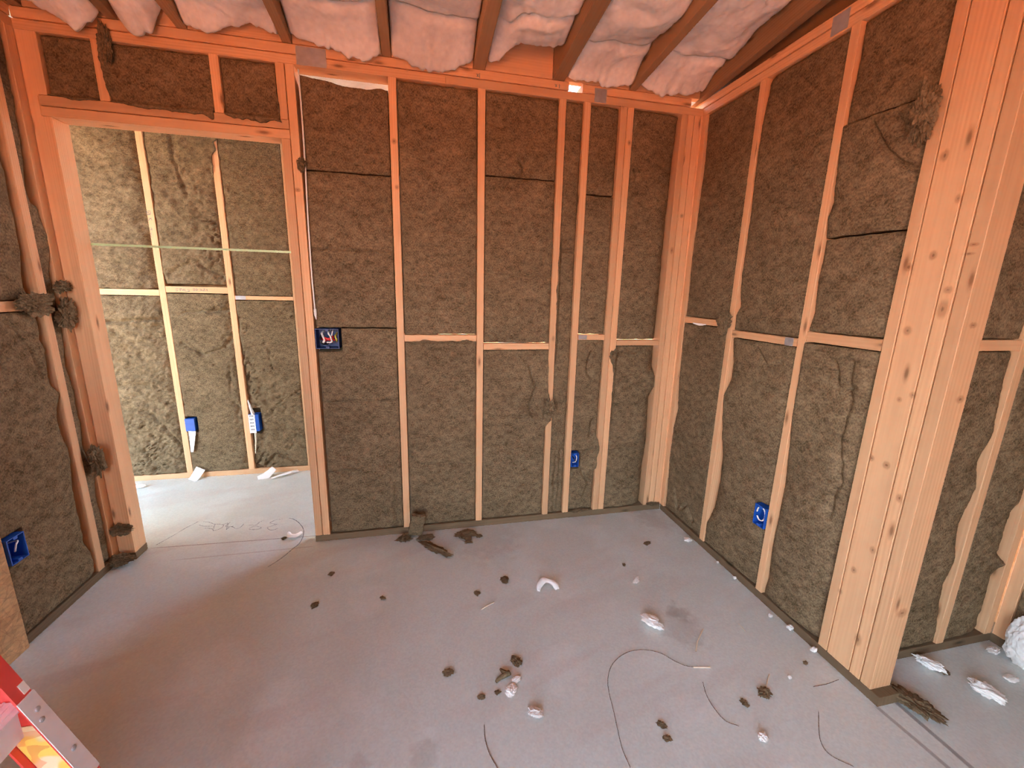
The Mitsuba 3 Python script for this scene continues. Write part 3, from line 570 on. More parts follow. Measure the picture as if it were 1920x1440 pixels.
batt('brown wool batt above the far blocking, last bay seen through the doorway', 'far', -2.699 + g, -2.338 - g, 1.284, 2.436, base=0.0, wr=0.006, amp=1.4, res=0.007, L=[(2.3, 0.0), (1.3, 0.012)])
batt('brown wool batt below the far blocking with a dent around the white outlet box', 'far', -2.699 + g, -2.338 - g, PL + 0.004, 1.253, base=-0.004, L=[(1.2, 0.01), (0.55, 0.012), (0.42, 0.05), (0.36, 0.05), (0.27, 0.03), (0.1, 0.012)], fall=0.06, holes=[(-2.70, -2.63, 0.312, 0.487)], grooves=[hseam(-2.69, -2.35, 1.135, 0.014, 0.006, 0.01), ([(-2.62, 0.06), (-2.55, 0.14), (-2.47, 0.12), (-2.42, 0.07)], 0.022, 0.012)], **k)
for x0, x1, lab in ((-4.29, -3.93, 'at its far end'), (-3.892, -3.53, 'second from its far end'), (-2.30, -1.94, 'behind the switch box bay')):
    put(batt_mesh('far', x0 + g, x1 - g, PL + 0.004, 2.436, res=0.012), 'm_wool', key=thing('insulation_batt', 'brown wool batt in the far wall of the next room, ' + lab, 'insulation', 'brown wool batts out of sight'), smooth=True)
# ---------------------------------------------------------------- closet batts
batt('brown wool batt above the blocking in the space behind the post', 'closet', 0.0915, 0.465 - g, 1.241, H - 0.004, base=0.004, res=0.008)
batt('brown wool batt below the blocking in the space behind the post', 'closet', 0.0915, 0.465 - g, PL + 0.003, 1.199, base=0.003, R=[(1.1, 0.02), (0.9, 0.005), (0.8, 0.03), (0.7, 0.008), (0.55, 0.04), (0.4, 0.01), (0.3, 0.03), (0.1, 0.004)], fall=0.03, res=0.007)
batt('brown wool batt beside the corner stud in the space behind the post', 'closet', 0.503 + g, 0.722 - g, PL + 0.003, H - 0.004, base=0.003, R=[(1.2, 0.01), (0.62, 0.012), (0.58, 0.05), (0.4, 0.05), (0.36, -0.005), (0.3, 0.045), (0.06, 0.03)], fall=0.03, res=0.007, grooves=[hseam(0.51, 0.7, 0.83, 0.012, 0.01)])
for ya, yb, lab in ((-1.622, -1.254, 'nearest the post'), (-2.022, -1.66, 'second from the post'), (-2.432, -2.06, 'third from the post')):
    put(batt_mesh('side', ya + g, yb - g, PL + 0.003, H - 0.004, res=0.012), 'm_wool', key=thing('insulation_batt', 'brown wool batt in the side wall, bay ' + lab, 'insulation', 'brown wool batts out of sight'), smooth=True)

# ---------------------------------------------------------------- white ceiling batts
def roof_batt(label, x0, x1, drop, yend=-0.03, sag=0.012, seed=1, y1=-2.6, curl=0.20, res=0.008, edge=()):
    nx, ny = int((x1 - x0) / res), int((yend - y1) / res)
    xs = np.linspace(x0, x1, nx); tt = np.linspace(0, 1, ny)
    X, TT = np.meshgrid(xs, tt)
    w = meshkit.fbm(np.stack([X * 9, X * 0 + seed, X * 0], -1), 3, seed) - 0.5
    ye = yend + 0.035 * w + (interp(edge, X) if len(edge) else 0)
    Y = y1 + (ye - y1) * TT
    P0 = np.stack([X, Y, np.full_like(X, seed * 2.3)], -1)
    big = meshkit.fbm(P0 * [3.2, 4.5, 1], 3, seed) - 0.5
    mid = meshkit.fbm(P0 * [11, 11, 1], 3, seed + 20) - 0.5
    fine = meshkit.fbm(P0 * [55, 55, 1], 3, seed + 40) - 0.5
    z = 2.362 + 0.060 + SL * (-Y)
    ex = np.minimum(X - x0, x1 - X)
    puff = 1 - np.exp(-ex / 0.03)
    z = z + 0.012 - (sag + 0.012) * puff + 0.085 * big + 0.035 * mid + 0.007 * fine
    if sag < 0.03: z = np.maximum(z, 2.362 + 0.012 + SL * (-Y) + 0.2 * (z - 2.374 + SL * Y))
    t = np.clip((Y - (ye - curl)) / curl, 0, 1)
    rag = np.abs(meshkit.fbm(np.stack([X * 26, X * 0 + seed, X * 0], -1), 3, seed + 5) - 0.5)
    dr_ = 0.85 * interp(drop, X) * (1 + 0.8 * mid) + 0.05 * (rag - 0.12)
    z = z - dr_ * t ** 2.2 + 0.03 * np.exp(-((t - 0.12) / 0.10) ** 2) * (t > 0)
    z = z + 0.02 * np.exp(-(1 - t) / 0.05) * (t > 0)
    z = np.minimum(z, 2.362 + 0.12 + SL * (-Y))
    top = np.maximum(2.362 + 0.132 + SL * (-Y), z + 0.01)
    k0 = np.clip((Y + 0.03) / 0.02, 0, 1)
    P = np.stack([X, Y, z], -1); Q = np.stack([X, Y - 0.01 * t, top], -1)
    V, F = close_grid(Q, P)
    key = thing('ceiling_batt', label, 'insulation', 'white batts between the rafters')
    put((V, F), 'm_white_wool', key=key, smooth=True)
h = 0.004
roof_batt('torn white fibreglass batt with a hanging tongue in the narrow roof bay', -2.627 + h, -2.425 - h, [(-2.63, 0.06), (-2.56, 0.16), (-2.49, 0.10), (-2.43, 0.0)], seed=3, sag=0.045)
roof_batt('ragged grey white fibreglass batt in the outermost roof bay over the wall corner', -2.93 + h, -2.665 - h, [(-2.94, 0.0), (-2.85, 0.05), (-2.75, 0.12), (-2.67, 0.09)], seed=4, sag=0.04)
roof_batt('white fibreglass batt with a drooping tongue over the door header', -2.387 + h, -2.035 - h, [(-2.39, 0.10), (-2.3, 0.12), (-2.15, 0.06), (-2.05, 0.09)], seed=5)
roof_batt('white fibreglass batt above the grey nail plate beside the door frame', -1.997 + h, -1.628 - h, [(-2.0, 0.07), (-1.85, 0.09), (-1.7, 0.13), (-1.64, 0.14)], seed=8)
roof_batt('white fibreglass batt with a rounded end above the tall middle bay', -1.590 + h, -1.222 - h, [(-1.6, 0.11), (-1.45, 0.12), (-1.3, 0.10), (-1.23, 0.06)], seed=11)
roof_batt('white fibreglass batt cut short in front of the exposed orange roof block', -1.168 + h, -0.836 - h, [(-1.17, 0.11), (-1.13, 0.08), (-1.05, 0.0), (-0.84, 0.0)], seed=14, yend=-0.12, edge=[(-1.17, 0.08), (-1.11, 0.07), (-1.06, 0.0), (-0.84, -0.02)])
roof_batt('white fibreglass batt with a pale folded flap between two rafters near the corner', -0.776 + h, -0.432 - h, [(-0.78, 0.08), (-0.7, 0.10), (-0.55, 0.11), (-0.44, 0.11)], seed=17)
roof_batt('white fibreglass batt with ragged tufts in the corner roof bay', -0.394 + h, -0.028 - h, [(-0.4, 0.09), (-0.3, 0.12), (-0.15, 0.10), (-0.04, 0.06)], seed=20, y1=-3.2)
for x0, x1, s in ((0.010, 0.39, 24), (0.428, 0.735, 25)):
    roof_batt('white fibreglass batt over the space behind the post, ' + ('beside the long wall' if s == 24 else 'beside the side wall'), x0 + h, x1 - h, [(x0, 0.02), (x1, 0.02)], seed=s, res=0.02)

# ---------------------------------------------------------------- electrical boxes and wiring
def shell_box(c, w, hgt, dep, axis, wall=0.003):
    """Open-fronted plastic box: axis = outward normal (unit, axis aligned); c = centre of the opening."""
    n = np.array(axis, float); up = np.array([0, 0, 1.0]); s = np.cross(up, n)
    parts = []
    def slab(a0, a1, b0, b1, d0, d1):
        pts = [np.array(c) + s * a + up * b - n * d for a in (a0, a1) for b in (b0, b1) for d in (d0, d1)]
        parts.append(trimesh.convex.convex_hull(np.array(pts)))
    slab(-w / 2, w / 2, -hgt / 2, hgt / 2, dep - wall, dep)
    slab(-w / 2, -w / 2 + wall, -hgt / 2, hgt / 2, 0, dep); slab(w / 2 - wall, w / 2, -hgt / 2, hgt / 2, 0, dep)
    slab(-w / 2, w / 2, hgt / 2 - wall, hgt / 2, 0, dep); slab(-w / 2, w / 2, -hgt / 2, -hgt / 2 + wall, 0, dep)
    slab(-0.008, 0.008, hgt / 2 - 0.012, hgt / 2, 0, 0.02); slab(-0.008, 0.008, -hgt / 2, -hgt / 2 + 0.012, 0, 0.02)
    return trimesh.util.concatenate(parts)

b = thing('switch_box', 'double blue switch box full of red, white and yellow wires beside the door frame', 'electrical box')
put(shell_box((-1.940, -0.004, 1.105), 0.108, 0.098, 0.075, (0, -1, 0)), 'm_blue_dark', parent=b, name='body')
def wires(b, specs):
    for mat, pts, r, lab in specs: put(tube_mesh(pts, r), mat, parent=b, name='wire', label=lab, smooth=True)
wires(b, [('m_plastic_white', [(-1.96, 0.05, 1.14), (-1.965, 0.010, 1.13), (-1.955, 0.002, 1.10), (-1.962, 0.004, 1.085)], 0.0055, 'white wire'),
          ('m_plastic_white', [(-1.93, 0.05, 1.15), (-1.935, 0.006, 1.135), (-1.925, 0.0, 1.115), (-1.922, 0.004, 1.09), (-1.945, 0.004, 1.086)], 0.004, 'white wire'),
          ('m_plastic_white', [(-1.913, 0.05, 1.15), (-1.915, 0.006, 1.14), (-1.92, 0.002, 1.12)], 0.003, 'white wire'),
          ('m_red_wire', [(-1.97, 0.03, 1.10), (-1.95, 0.004, 1.108), (-1.93, 0.002, 1.10), (-1.915, 0.02, 1.115)], 0.006, 'red wire'),
          ('m_red_wire', [(-1.965, 0.03, 1.09), (-1.945, 0.006, 1.098), (-1.925, 0.004, 1.108), (-1.912, 0.03, 1.095)], 0.005, 'red wire'),
          ('m_yellow_wire', [(-1.900, 0.05, 1.13), (-1.903, 0.006, 1.118), (-1.898, 0.004, 1.10), (-1.903, 0.03, 1.09)], 0.005, 'yellow wire'),
          ('m_black_wire', [(-1.975, 0.04, 1.12), (-1.975, 0.006, 1.10), (-1.965, 0.008, 1.08), (-1.95, 0.04, 1.075)], 0.005, 'black wire'),
          ('m_copper', [(-1.94, 0.04, 1.075), (-1.93, 0.006, 1.085), (-1.915, 0.008, 1.09)], 0.002, 'bare copper wire')])
b = thing('outlet_box', 'small blue outlet box low on the fourth stud from the door', 'electrical box')
put(shell_box((-0.604, -0.003, 0.378), 0.046, 0.088, 0.055, (0, -1, 0)), 'm_blue', parent=b, name='body')
wires(b, [('m_plastic_white', [(-0.60, 0.05, 0.41), (-0.595, 0.0, 0.40), (-0.60, -0.002, 0.37), (-0.61, 0.02, 0.355)], 0.003, 'white wire'), ('m_black_wire', [(-0.615, 0.05, 0.40), (-0.61, 0.0, 0.385), (-0.59, 0.002, 0.36)], 0.003, 'black wire')])
b = thing('outlet_box', 'blue outlet box with a coiled white cable on the long wall beside the post', 'electrical box')
put(shell_box((-0.006, -0.765, 0.385), 0.062, 0.098, 0.055, (-1, 0, 0)), 'm_blue', parent=b, name='body')
ang = np.linspace(0, 2 * np.pi * 0.9, 9)
wires(b, [('m_plastic_white', [(0.002, -0.765 + 0.024 * math.cos(t), 0.395 + 0.032 * math.sin(t)) for t in ang], 0.0035, 'coiled white cable')])
b = thing('outlet_box', 'dark blue outlet box at the edge of the strand board sheet', 'electrical box')
put(shell_box((XL + 0.012, -0.478, 0.385), 0.070, 0.100, 0.055, (1, 0, 0)), 'm_blue', parent=b, name='body')
wires(b, [('m_plastic_white', [(XL - 0.03, -0.46, 0.40), (XL + 0.004, -0.465, 0.41), (XL + 0.008, -0.478, 0.40), (XL + 0.004, -0.482, 0.375)], 0.003, 'grey white cable')])
b = thing('outlet_box', 'bright blue outlet box seen edge-on with a paper tail, on the far wall', 'electrical box')
put(box((-3.093, YF - 0.014, 0.352), (-3.036, YF + 0.045, 0.440)), 'm_blue', parent=b, name='body')
put(ribbon_mesh([(-3.055, YF - 0.016, 0.352), (-3.062, YF - 0.018, 0.28), (-3.075, YF - 0.014, 0.20)], [0.045, 0.03, 0.016], nrm=(0, -1, 0)), 'm_paper', parent=b, name='paper_tail', label='white paper tail')
b = thing('outlet_box', 'blue outlet box covered by a printed white label on the far wall', 'electrical box')
put(box((-2.697, YF - 0.012, 0.330), (-2.632, YF + 0.045, 0.455)), 'm_blue', parent=b, name='body')
put(box((-2.697, YF - 0.0135, 0.318), (-2.655, YF - 0.0122, 0.455)), 'm_paper', parent=b, name='paper_label', label='white printed label')
for zz in np.linspace(0.34, 0.44, 5):
    for i in range(3): put(box((-2.688 + i * 0.009, YF - 0.0142, zz), (-2.682 + i * 0.009, YF - 0.0136, zz + 0.010)), 'm_ink', parent=b, name='print_mark')
put(tube_mesh([(-2.668, YF - 0.004, 0.458), (-2.675, YF - 0.010, 0.50), (-2.69, YF - 0.004, 0.56)], [0.012, 0.010, 0.003]), 'm_plastic_white', parent=b, name='cable', label='white cable tail', smooth=True)
put(tube_mesh([(-2.665, YF - 0.004, 0.325), (-2.668, YF - 0.006, 0.25), (-2.68, YF - 0.004, 0.16)], [0.009, 0.006, 0.003]), 'm_straw', parent=b, name='cable', label='tan cable tail', smooth=True)

b = thing('cable', 'thin white cable running down beside the door frame to the double switch box', 'cable')
put(tube_mesh([(-1.9815, 0.010, 2.27), (-1.980, 0.001, 2.226), (-1.978, -0.002, 2.102), (-1.980, -0.002, 1.909), (-1.986, -0.002, 1.637), (-1.988, -0.003, 1.397), (-1.985, -0.004, 1.25)], 0.0038, 8), 'm_plastic_white', parent=b, name='jacket', smooth=True)
put(tube_mesh([(-1.985, -0.004, 1.25), (-1.984, -0.005, 1.225), (-1.983, -0.003, 1.20)], [0.006, 0.007, 0.003], 8), 'm_paper', parent=b, name='frayed_end', smooth=True)
b = thing('strap', 'pale green strap stretched across the doorway', 'strap')
put(box((-2.935, 0.0900, 1.510), (-2.04, 0.0915, 1.520)), 'm_green', key=b)

# ---------------------------------------------------------------- stepladder in the near corner
lad = thing('stepladder', 'red fibreglass stepladder with aluminium steps at the lower left', 'ladder')
LX = lambda z: -2.091 - 0.365 * (z - 0.475)          # front edge of the front rails
def rail(y, name, sgn, top=1.15):
    w, fl, t = 0.080, 0.028, 0.004
    sec = []
    for (a0, a1, b0, b1) in ((-w, 0, 0, t), (-t, 0, 0, fl), (-w, -w + t, 0, fl * 0.6)):
        pts = []
        for z in (0.03, top):
            for a in (a0, a1):
                for bb in (b0, b1): pts.append((LX(z) + a, y - sgn * bb, z))
        sec.append(trimesh.convex.convex_hull(np.array(pts)))
    return put(trimesh.util.concatenate(sec), 'm_red', parent=lad, name=name)
YR, YN = -1.462, -1.90
r_a = rail(YR, 'front_rail', 1); r_b = rail(YN, 'front_rail', -1)
def back_rail(y, sgn):
    pts = [np.array([-2.40 + dx, y - sgn * dy, 1.10]) for dx in (0, 0.03) for dy in (0, 0.05)] + [np.array([-2.82 + dx, y - sgn * dy, 0.03]) for dx in (0, 0.03) for dy in (0, 0.05)]
    put(trimesh.convex.convex_hull(np.array(pts)), 'm_red', parent=lad, name='rear_rail')
back_rail(YR, 1); back_rail(YN, -1)
for z in (0.355, 0.655, 0.955):
    x = LX(z) - 0.005
    st = trimesh.util.concatenate([box((x - 0.075, YN + 0.030, z - 0.003), (x, YR - 0.006, z)), box((x - 0.003, YN + 0.030, z - 0.050), (x, YR - 0.030, z)), box((x - 0.075, YN + 0.030, z - 0.03), (x - 0.072, YR - 0.006, z))]
                                  + [box((x - 0.074 + i * 0.012, YN + 0.030, z), (x - 0.070 + i * 0.012, YR - 0.006, z + 0.0015)) for i in range(6)])
    put(st, 'm_alu', parent=lad, name='step', label='ribbed aluminium step')
def on_face(z0, z1, y0, y1, o0, o1):
    """A plate lying on the sloping front face of the far rail."""
    return trimesh.convex.convex_hull(np.array([(LX(z) + o, YR - yy, z) for z in (z0, z1) for yy in (y0, y1) for o in (o0, o1)]))
br = put(on_face(0.485, 0.668, -0.0012, 0.0295, 0.0004, 0.0022), 'm_alu', parent=lad, name='bracket', label='pale aluminium bracket with rivets')
for (z, yy) in ((0.640, 0.013), (0.622, 0.018), (0.545, 0.012)):
    rv = trimesh.creation.icosphere(subdivisions=2, radius=0.005); rv.apply_scale([0.6, 1, 1]); rv.apply_translation((LX(z) + 0.0024, YR - yy, z))
    put(rv, 'm_galv', parent=br, name='rivet', smooth=True)
pts = [(LX(z) + a, YR + bb, z) for z in (0.37, 0.60) for a in (-0.075, -0.006) for bb in (-0.0058, -0.0045)]
put(trimesh.convex.convex_hull(np.array(pts)), 'm_yellow_label', parent=lad, name='warning_label', label='yellow warning label')
put(on_face(0.40, 0.480, 0.002, 0.027, 0.0004, 0.0012), 'm_paper', parent=lad, name='paper_sticker', label='white sticker')
put(on_face(0.672, 0.690, 0.0005, 0.012, 0.0004, 0.0012), 'm_paper', parent=lad, name='paint_chip', label='white paint chip')
put(box((LX(1.15) - 0.16, YN - 0.04, 1.15), (LX(1.15) + 0.03, YR + 0.04, 1.20)), 'm_red', parent=lad, name='top_cap')
for y in (YR - 0.014, YN + 0.014):
    put(box((LX(0.0) - 0.085, y - 0.02, 0.0), (LX(0.0) + 0.005, y + 0.02, 0.034)), 'm_black_wire', parent=lad, name='foot')
    put(box((-2.85, y - 0.025, 0.0), (-2.78, y + 0.025, 0.034)), 'm_black_wire', parent=lad, name='foot')

# ---------------------------------------------------------------- loose wool on the walls
def tuft(label, c, size, seed, rot=0.0, flat=False, cat="wool tuft", rough=0.75, group=None, mat='m_wool', name='wool_tuft'):
    key = thing(name, label, cat, group)
    put(blob_mesh(c, size, seed, rot, rough=rough, flat=flat), mat, key=key, smooth=True)
tuft('brown wool tuft poking over the top plate above the door header', (-2.675, -0.016, 2.275), (0.035, 0.03, 0.11), 3)
tuft('small brown wool tuft caught on the door frame stud near the slot', (-1.992, -0.013, 1.882), (0.030, 0.024, 0.05), 5)
tuft('brown wool clump hanging over the third stud from the door', (-0.790, -0.036, 0.700), (0.055, 0.035, 0.10), 6)
tuft('brown wool tuft on the doubled stud just below its blocking', (-0.412, -0.010, 1.000), (0.032, 0.022, 0.07), 7)
tuft('brown wool tuft at the end of the blocking nearest the corner', (-0.014, -0.385, 1.235), (0.032, 0.075, 0.10), 8)
tuft('large torn brown wool clump beside the top of the built-up post', (-0.028, -1.122, 1.900), (0.045, 0.055, 0.16), 9, rough=0.7)
tuft('brown wool flap folded over the blocking on the doorway corner wall', (XL + 0.020, -0.190, 1.262), (0.04, 0.125, 0.065), 10)
tuft('ragged brown wool flap drooping between the studs in the doorway corner', (XL + 0.020, -0.050, 1.215), (0.04, 0.072, 0.12), 12, rough=0.7)
tuft('brown wool tuft sticking out in the doorway corner just above the drooping flap', (XL + 0.018, -0.045, 1.330), (0.03, 0.07, 0.045), 13)
tuft('small brown wool tuft low between the studs in the doorway corner', (XL + 0.026, -0.060, 0.560), (0.04, 0.05, 0.13), 14)
tuft('brown wool wad jammed across the foot of the door frame', (-2.940, -0.020, 0.180), (0.085, 0.035, 0.045), 15)
tuft('brown wool shreds on the floor at the foot of the door frame', (-2.945, -0.045, 0.022), (0.10, 0.06, 0.045), 16, flat=True)
m = trimesh.creation.box(extents=(0.078, 0.030, 0.150))
for _ in range(5): m = m.subdivide()
v = m.vertices.copy(); nn = meshkit.fbm(v * 30, 3, 17) - 0.5; n2 = meshkit.fbm(v * 110, 2, 19) - 0.5
v = v * (1 - 0.10 * (np.abs(v / [0.039, 0.015, 0.075]) ** 5).sum(1, keepdims=True) / 3) * (1 + 0.22 * nn[:, None] + 0.12 * n2[:, None])
v = v @ trimesh.transformations.rotation_matrix(0.28, (1, 0, 0))[:3, :3].T @ trimesh.transformations.rotation_matrix(0.16, (0, 1, 0))[:3, :3].T
put(trimesh.Trimesh(v + [-1.535, -0.052, 0.003 - v[:, 2].min()], m.faces, process=False), 'm_wool', key=thing('wool_tuft', 'square brown wool chunk propped against the first stud from the door', 'wool tuft'), smooth=True)
k = thing('white_scrap', 'thin white scrap stuck on the blocking nearest the corner of the long wall', 'scrap')
put(ribbon_mesh([(-0.003, -0.13, 1.206), (-0.006, -0.19, 1.203), (-0.003, -0.24, 1.207)], [0.006, 0.014, 0.005], 0.002, nrm=(-1, 0, 0)), 'm_paper', key=k, smooth=True)

# ---------------------------------------------------------------- floor: writing, threads, scraps
WR = [[(-2.884, 0.117), (-2.864, 0.159), (-2.841, 0.209), (-2.817, 0.272), (-2.792, 0.315), (-2.782, 0.337)], [(-2.753, 0.33), (-2.718, 0.316), (-2.677, 0.285)], [(-2.758, 0.291), (-2.716, 0.272), (-2.675, 0.268)], [(-2.714, 0.254), (-2.667, 0.234), (-2.653, 0.214), (-2.627, 0.233), (-2.624, 0.267), (-2.666, 0.287), (-2.673, 0.276), (-2.663, 0.239)], [(-2.629, 0.28), (-2.607, 0.282), (-2.589, 0.214), (-2.585, 0.24), (-2.564, 0.245)], [(-2.6, 0.293), (-2.607, 0.252), (-2.568, 0.239), (-2.546, 0.218)], [(-2.543, 0.212), (-2.523, 0.226), (-2.518, 0.26)], [(-2.483, 0.242), (-2.447, 0.239), (-2.434, 0.27), (-2.418, 0.286)], [(-2.468, 0.198), (-2.429, 0.186), (-2.405, 0.199), (-2.432, 0.221), (-2.454, 0.225), (-2.47, 0.204)], [(-2.318, 0.283), (-2.347, 0.279), (-2.369, 0.262), (-2.373, 0.247), (-2.338, 0.228), (-2.323, 0.226)], [(-2.31, 0.182), (-2.331, 0.165), (-2.353, 0.17), (-2.371, 0.193), (-2.351, 0.213), (-2.33, 0.221)], [(-2.283, 0.287), (-2.246, 0.261), (-2.206, 0.211), (-2.173, 0.152), (-2.157, 0.097), (-2.152, 0.042), (-2.159, -0.009), (-2.177, -0.046), (-2.199, -0.1), (-2.224, -0.142), (-2.252, -0.181)]]
for st in WR:
    v, f = ribbon_mesh([(x, y, 0.0002) for x, y in st], 0.0036 if len(st) > 8 else 0.0028, 0.0002)
    put((v, f), 'm_ink', parent='floor', name='pencil_writing', label='pencil handwriting on the concrete' if st is WR[0] else None)

def thread(label, pts, mat='m_hair', r=0.0009, name='loose_thread', cat='thread', lift=0.0):
    n = len(pts)
    p = [(x, y, 0.0016 + lift * math.sin(math.pi * i / max(1, n - 1))) for i, (x, y) in enumerate(pts)]
    put(tube_mesh(p, r, 5), mat, key=thing(name, label, cat), smooth=True)
thread('long dark thread looping in an arch across the floor', [(-0.922, -1.358), (-0.92, -1.298), (-0.897, -1.201), (-0.876, -1.109), (-0.845, -1.05), (-0.797, -1.008), (-0.728, -0.983), (-0.663, -0.988), (-0.611, -1.015), (-0.579, -1.056), (-0.543, -1.086), (-0.477, -1.104)])
thread('short dark curved thread at the bottom edge of the floor', [(-1.301, -1.289), (-1.32, -1.241), (-1.327, -1.193), (-1.323, -1.152)], r=0.0012)
thread('dark hooked thread between the arching thread and the post', [(-0.531, -1.155), (-0.551, -1.203), (-0.556, -1.251), (-0.548, -1.292), (-0.517, -1.316)])
thread('thin dark thread pointing at the foot of the post', [(-0.149, -1.247), (-0.091, -1.248), (-0.032, -1.242)], r=0.001)
thread('faint dark thread lying nearest the foot of the post', [(-0.215, -1.327), (-0.291, -1.4), (-0.305, -1.445), (-0.266, -1.487)], r=0.0009)
sl = dict(mat='m_straw', r=0.0022, name='straw_sliver', cat='sliver', lift=0.006)
thread('bent pale sliver lying by itself in the middle of the floor', [(-1.26, -0.658), (-1.23, -0.647), (-1.2, -0.627)], **sl)
thread('straight pale sliver beside the brown dust smear', [(-0.471, -1.032), (-0.437, -0.995), (-0.371, -0.939)], **sl)
thread('pale sliver at the end of the long arching thread', [(-0.526, -1.094), (-0.463, -1.106)], **sl)
thread('pale sliver lying across a dark wool crumb near the post', [(-0.267, -1.174), (-0.353, -1.242)], **sl)
thread('tiny pale sliver near the foot of the long wall', [(-0.201, -0.942), (-0.204, -0.982)], **{**sl, 'r': 0.0013})

def scrap(label, c, size, seed, rot=0.0, mat='m_white_wool', name='white_scrap', cat='scrap', group=None, rough=0.6):
    key = thing(name, label, cat, group)
    put(blob_mesh((c[0], c[1], 0), size, seed, rot, sub=4, flat=True, rough=rough), mat, key=key, smooth=True)
k = thing('white_scrap', 'white arched scrap of batt facing in the middle of the floor', 'scrap')
put(ribbon_mesh([(-0.990, -0.612, 0.012), (-0.978, -0.585, 0.02), (-0.950, -0.565, 0.03), (-0.925, -0.572, 0.026), (-0.905, -0.585, 0.02), (-0.900, -0.612, 0.010)], [0.012, 0.026, 0.034, 0.028, 0.032, 0.02], 0.006), 'm_paper', key=k, smooth=True)
scrap('small white scrap near the foot of the long wall studs', (-0.503, -0.621), (0.045, 0.022, 0.016), 31, 0.8)
scrap('oval grey white fibreglass lump beside the brown dust smear', (-0.571, -0.877), (0.048, 0.085, 0.026), 32, 0.5)
scrap('white crumb touching the dark wool crumbs', (-1.188, -1.02), (0.030, 0.020, 0.014), 33, 0.4)
scrap('white scrap just below the dark wool crumbs', (-1.215, -1.058), (0.032, 0.045, 0.018), 34, -0.6)
scrap('dull white scrap below and beyond the dark wool crumbs', (-1.155, -1.150), (0.045, 0.032, 0.016), 35, -0.6)
scrap('white scrap in the corner at the foot of the first stud of the long wall', (-0.045, -0.365), (0.040, 0.030, 0.02), 36)
cg = 'white crumbs along the long wall plate'
for i, (x, y, s) in enumerate(((-0.012, -0.568, 0.014), (-0.011, -0.69, 0.015), (-0.012, -1.011, 0.024), (-0.035, -0.935, 0.018), (-0.012, -1.122, 0.022))):
    scrap(['tiny white crumb at the long wall plate below the first stud', 'tiny white crumb at the long wall plate below the round blue outlet box', 'bright white crumb at the long wall plate below the crumpled batt', 'dull white crumb just off the long wall plate below the second stud', 'white crumb at the long wall plate right beside the post'][i], (x, y), (s, s * 0.8, s * 0.8), 40 + i, group=cg)
scrap('white crumb between the hooked thread and the bottom edge', (-0.473, -1.365), (0.032, 0.026, 0.016), 46, 0.5)
scrap('tiny white crumb left of the foot of the post', (-0.206, -1.202), (0.012, 0.012, 0.010), 47)
k = thing('paper_scrap', 'crumpled white paper leaning on the far wall plate by the first far stud', 'scrap')
put(ribbon_mesh([(-3.075, 0.915, 0.006), (-3.060, 0.945, 0.03), (-3.035, 0.968, 0.075)], [0.05, 0.055, 0.06], 0.003, nrm=(0.3, -1, 0.5)), 'm_paper', key=k, smooth=True)
k = thing('paper_scrap', 'bluish white paper scrap in front of the far wall plate', 'scrap')
put(ribbon_mesh([(-2.65, 0.885, 0.006), (-2.60, 0.905, 0.015), (-2.555, 0.945, 0.05)], [0.03, 0.055, 0.04], 0.003, nrm=(0.1, -1, 1.0)), 'm_paper', key=k, smooth=True)
k = thing('paper_scrap', 'long thin white paper strip beside the bluish scrap', 'scrap')
put(ribbon_mesh([(-2.555, 0.860, 0.006), (-2.50, 0.895, 0.014), (-2.44, 0.925, 0.02)], [0.02, 0.03, 0.035], 0.003), 'm_paper', key=k, smooth=True)
scrap('white crumb against the far wall plate near the doorway side', (-2.425, 0.955), (0.05, 0.02, 0.015), 51, 0.3, mat='m_paper')
scrap('white crumb on the next room floor beside the door frame', (-3.36, 0.864), (0.06, 0.03, 0.02), 52, 0.2, mat='m_paper')
k = thing('paper_scrap', 'white curled scrap inside the pencilled arc on the threshold', 'scrap')
put(ribbon_mesh([(-2.232, 0.095, 0.012), (-2.215, 0.062, 0.012), (-2.185, 0.055, 0.014), (-2.165, 0.085, 0.014)], [0.016, 0.03, 0.034, 0.02], 0.005), 'm_paper', key=k, smooth=True)
scrap('tiny dark crumb stuck to the curled scrap on the threshold', (-2.245, 0.055), (0.025, 0.018, 0.012), 54, mat='m_wool', name='wool_crumb', cat='wool crumb')
scrap('curved white fibreglass scrap nearest the plate behind the post', (0.362, -1.270), (0.035, 0.075, 0.03), 55, 0.5)
scrap('white fibreglass roll lying on the floor behind the post', (0.432, -1.395), (0.050, 0.085, 0.032), 56, 0.2)
scrap('small white scrap near the corner behind the post', (0.692, -1.265), (0.05, 0.03, 0.02), 57)
scrap('flat white scrap near the frame edge behind the post', (0.605, -1.367), (0.05, 0.025, 0.012), 58)
tuft('large white fibreglass wad leaning on the side wall behind the post', (0.722, -1.33, 0.10), (0.055, 0.12, 0.20), 59, mat='m_white_wool', name='fibreglass_wad', cat='insulation', rough=0.2)

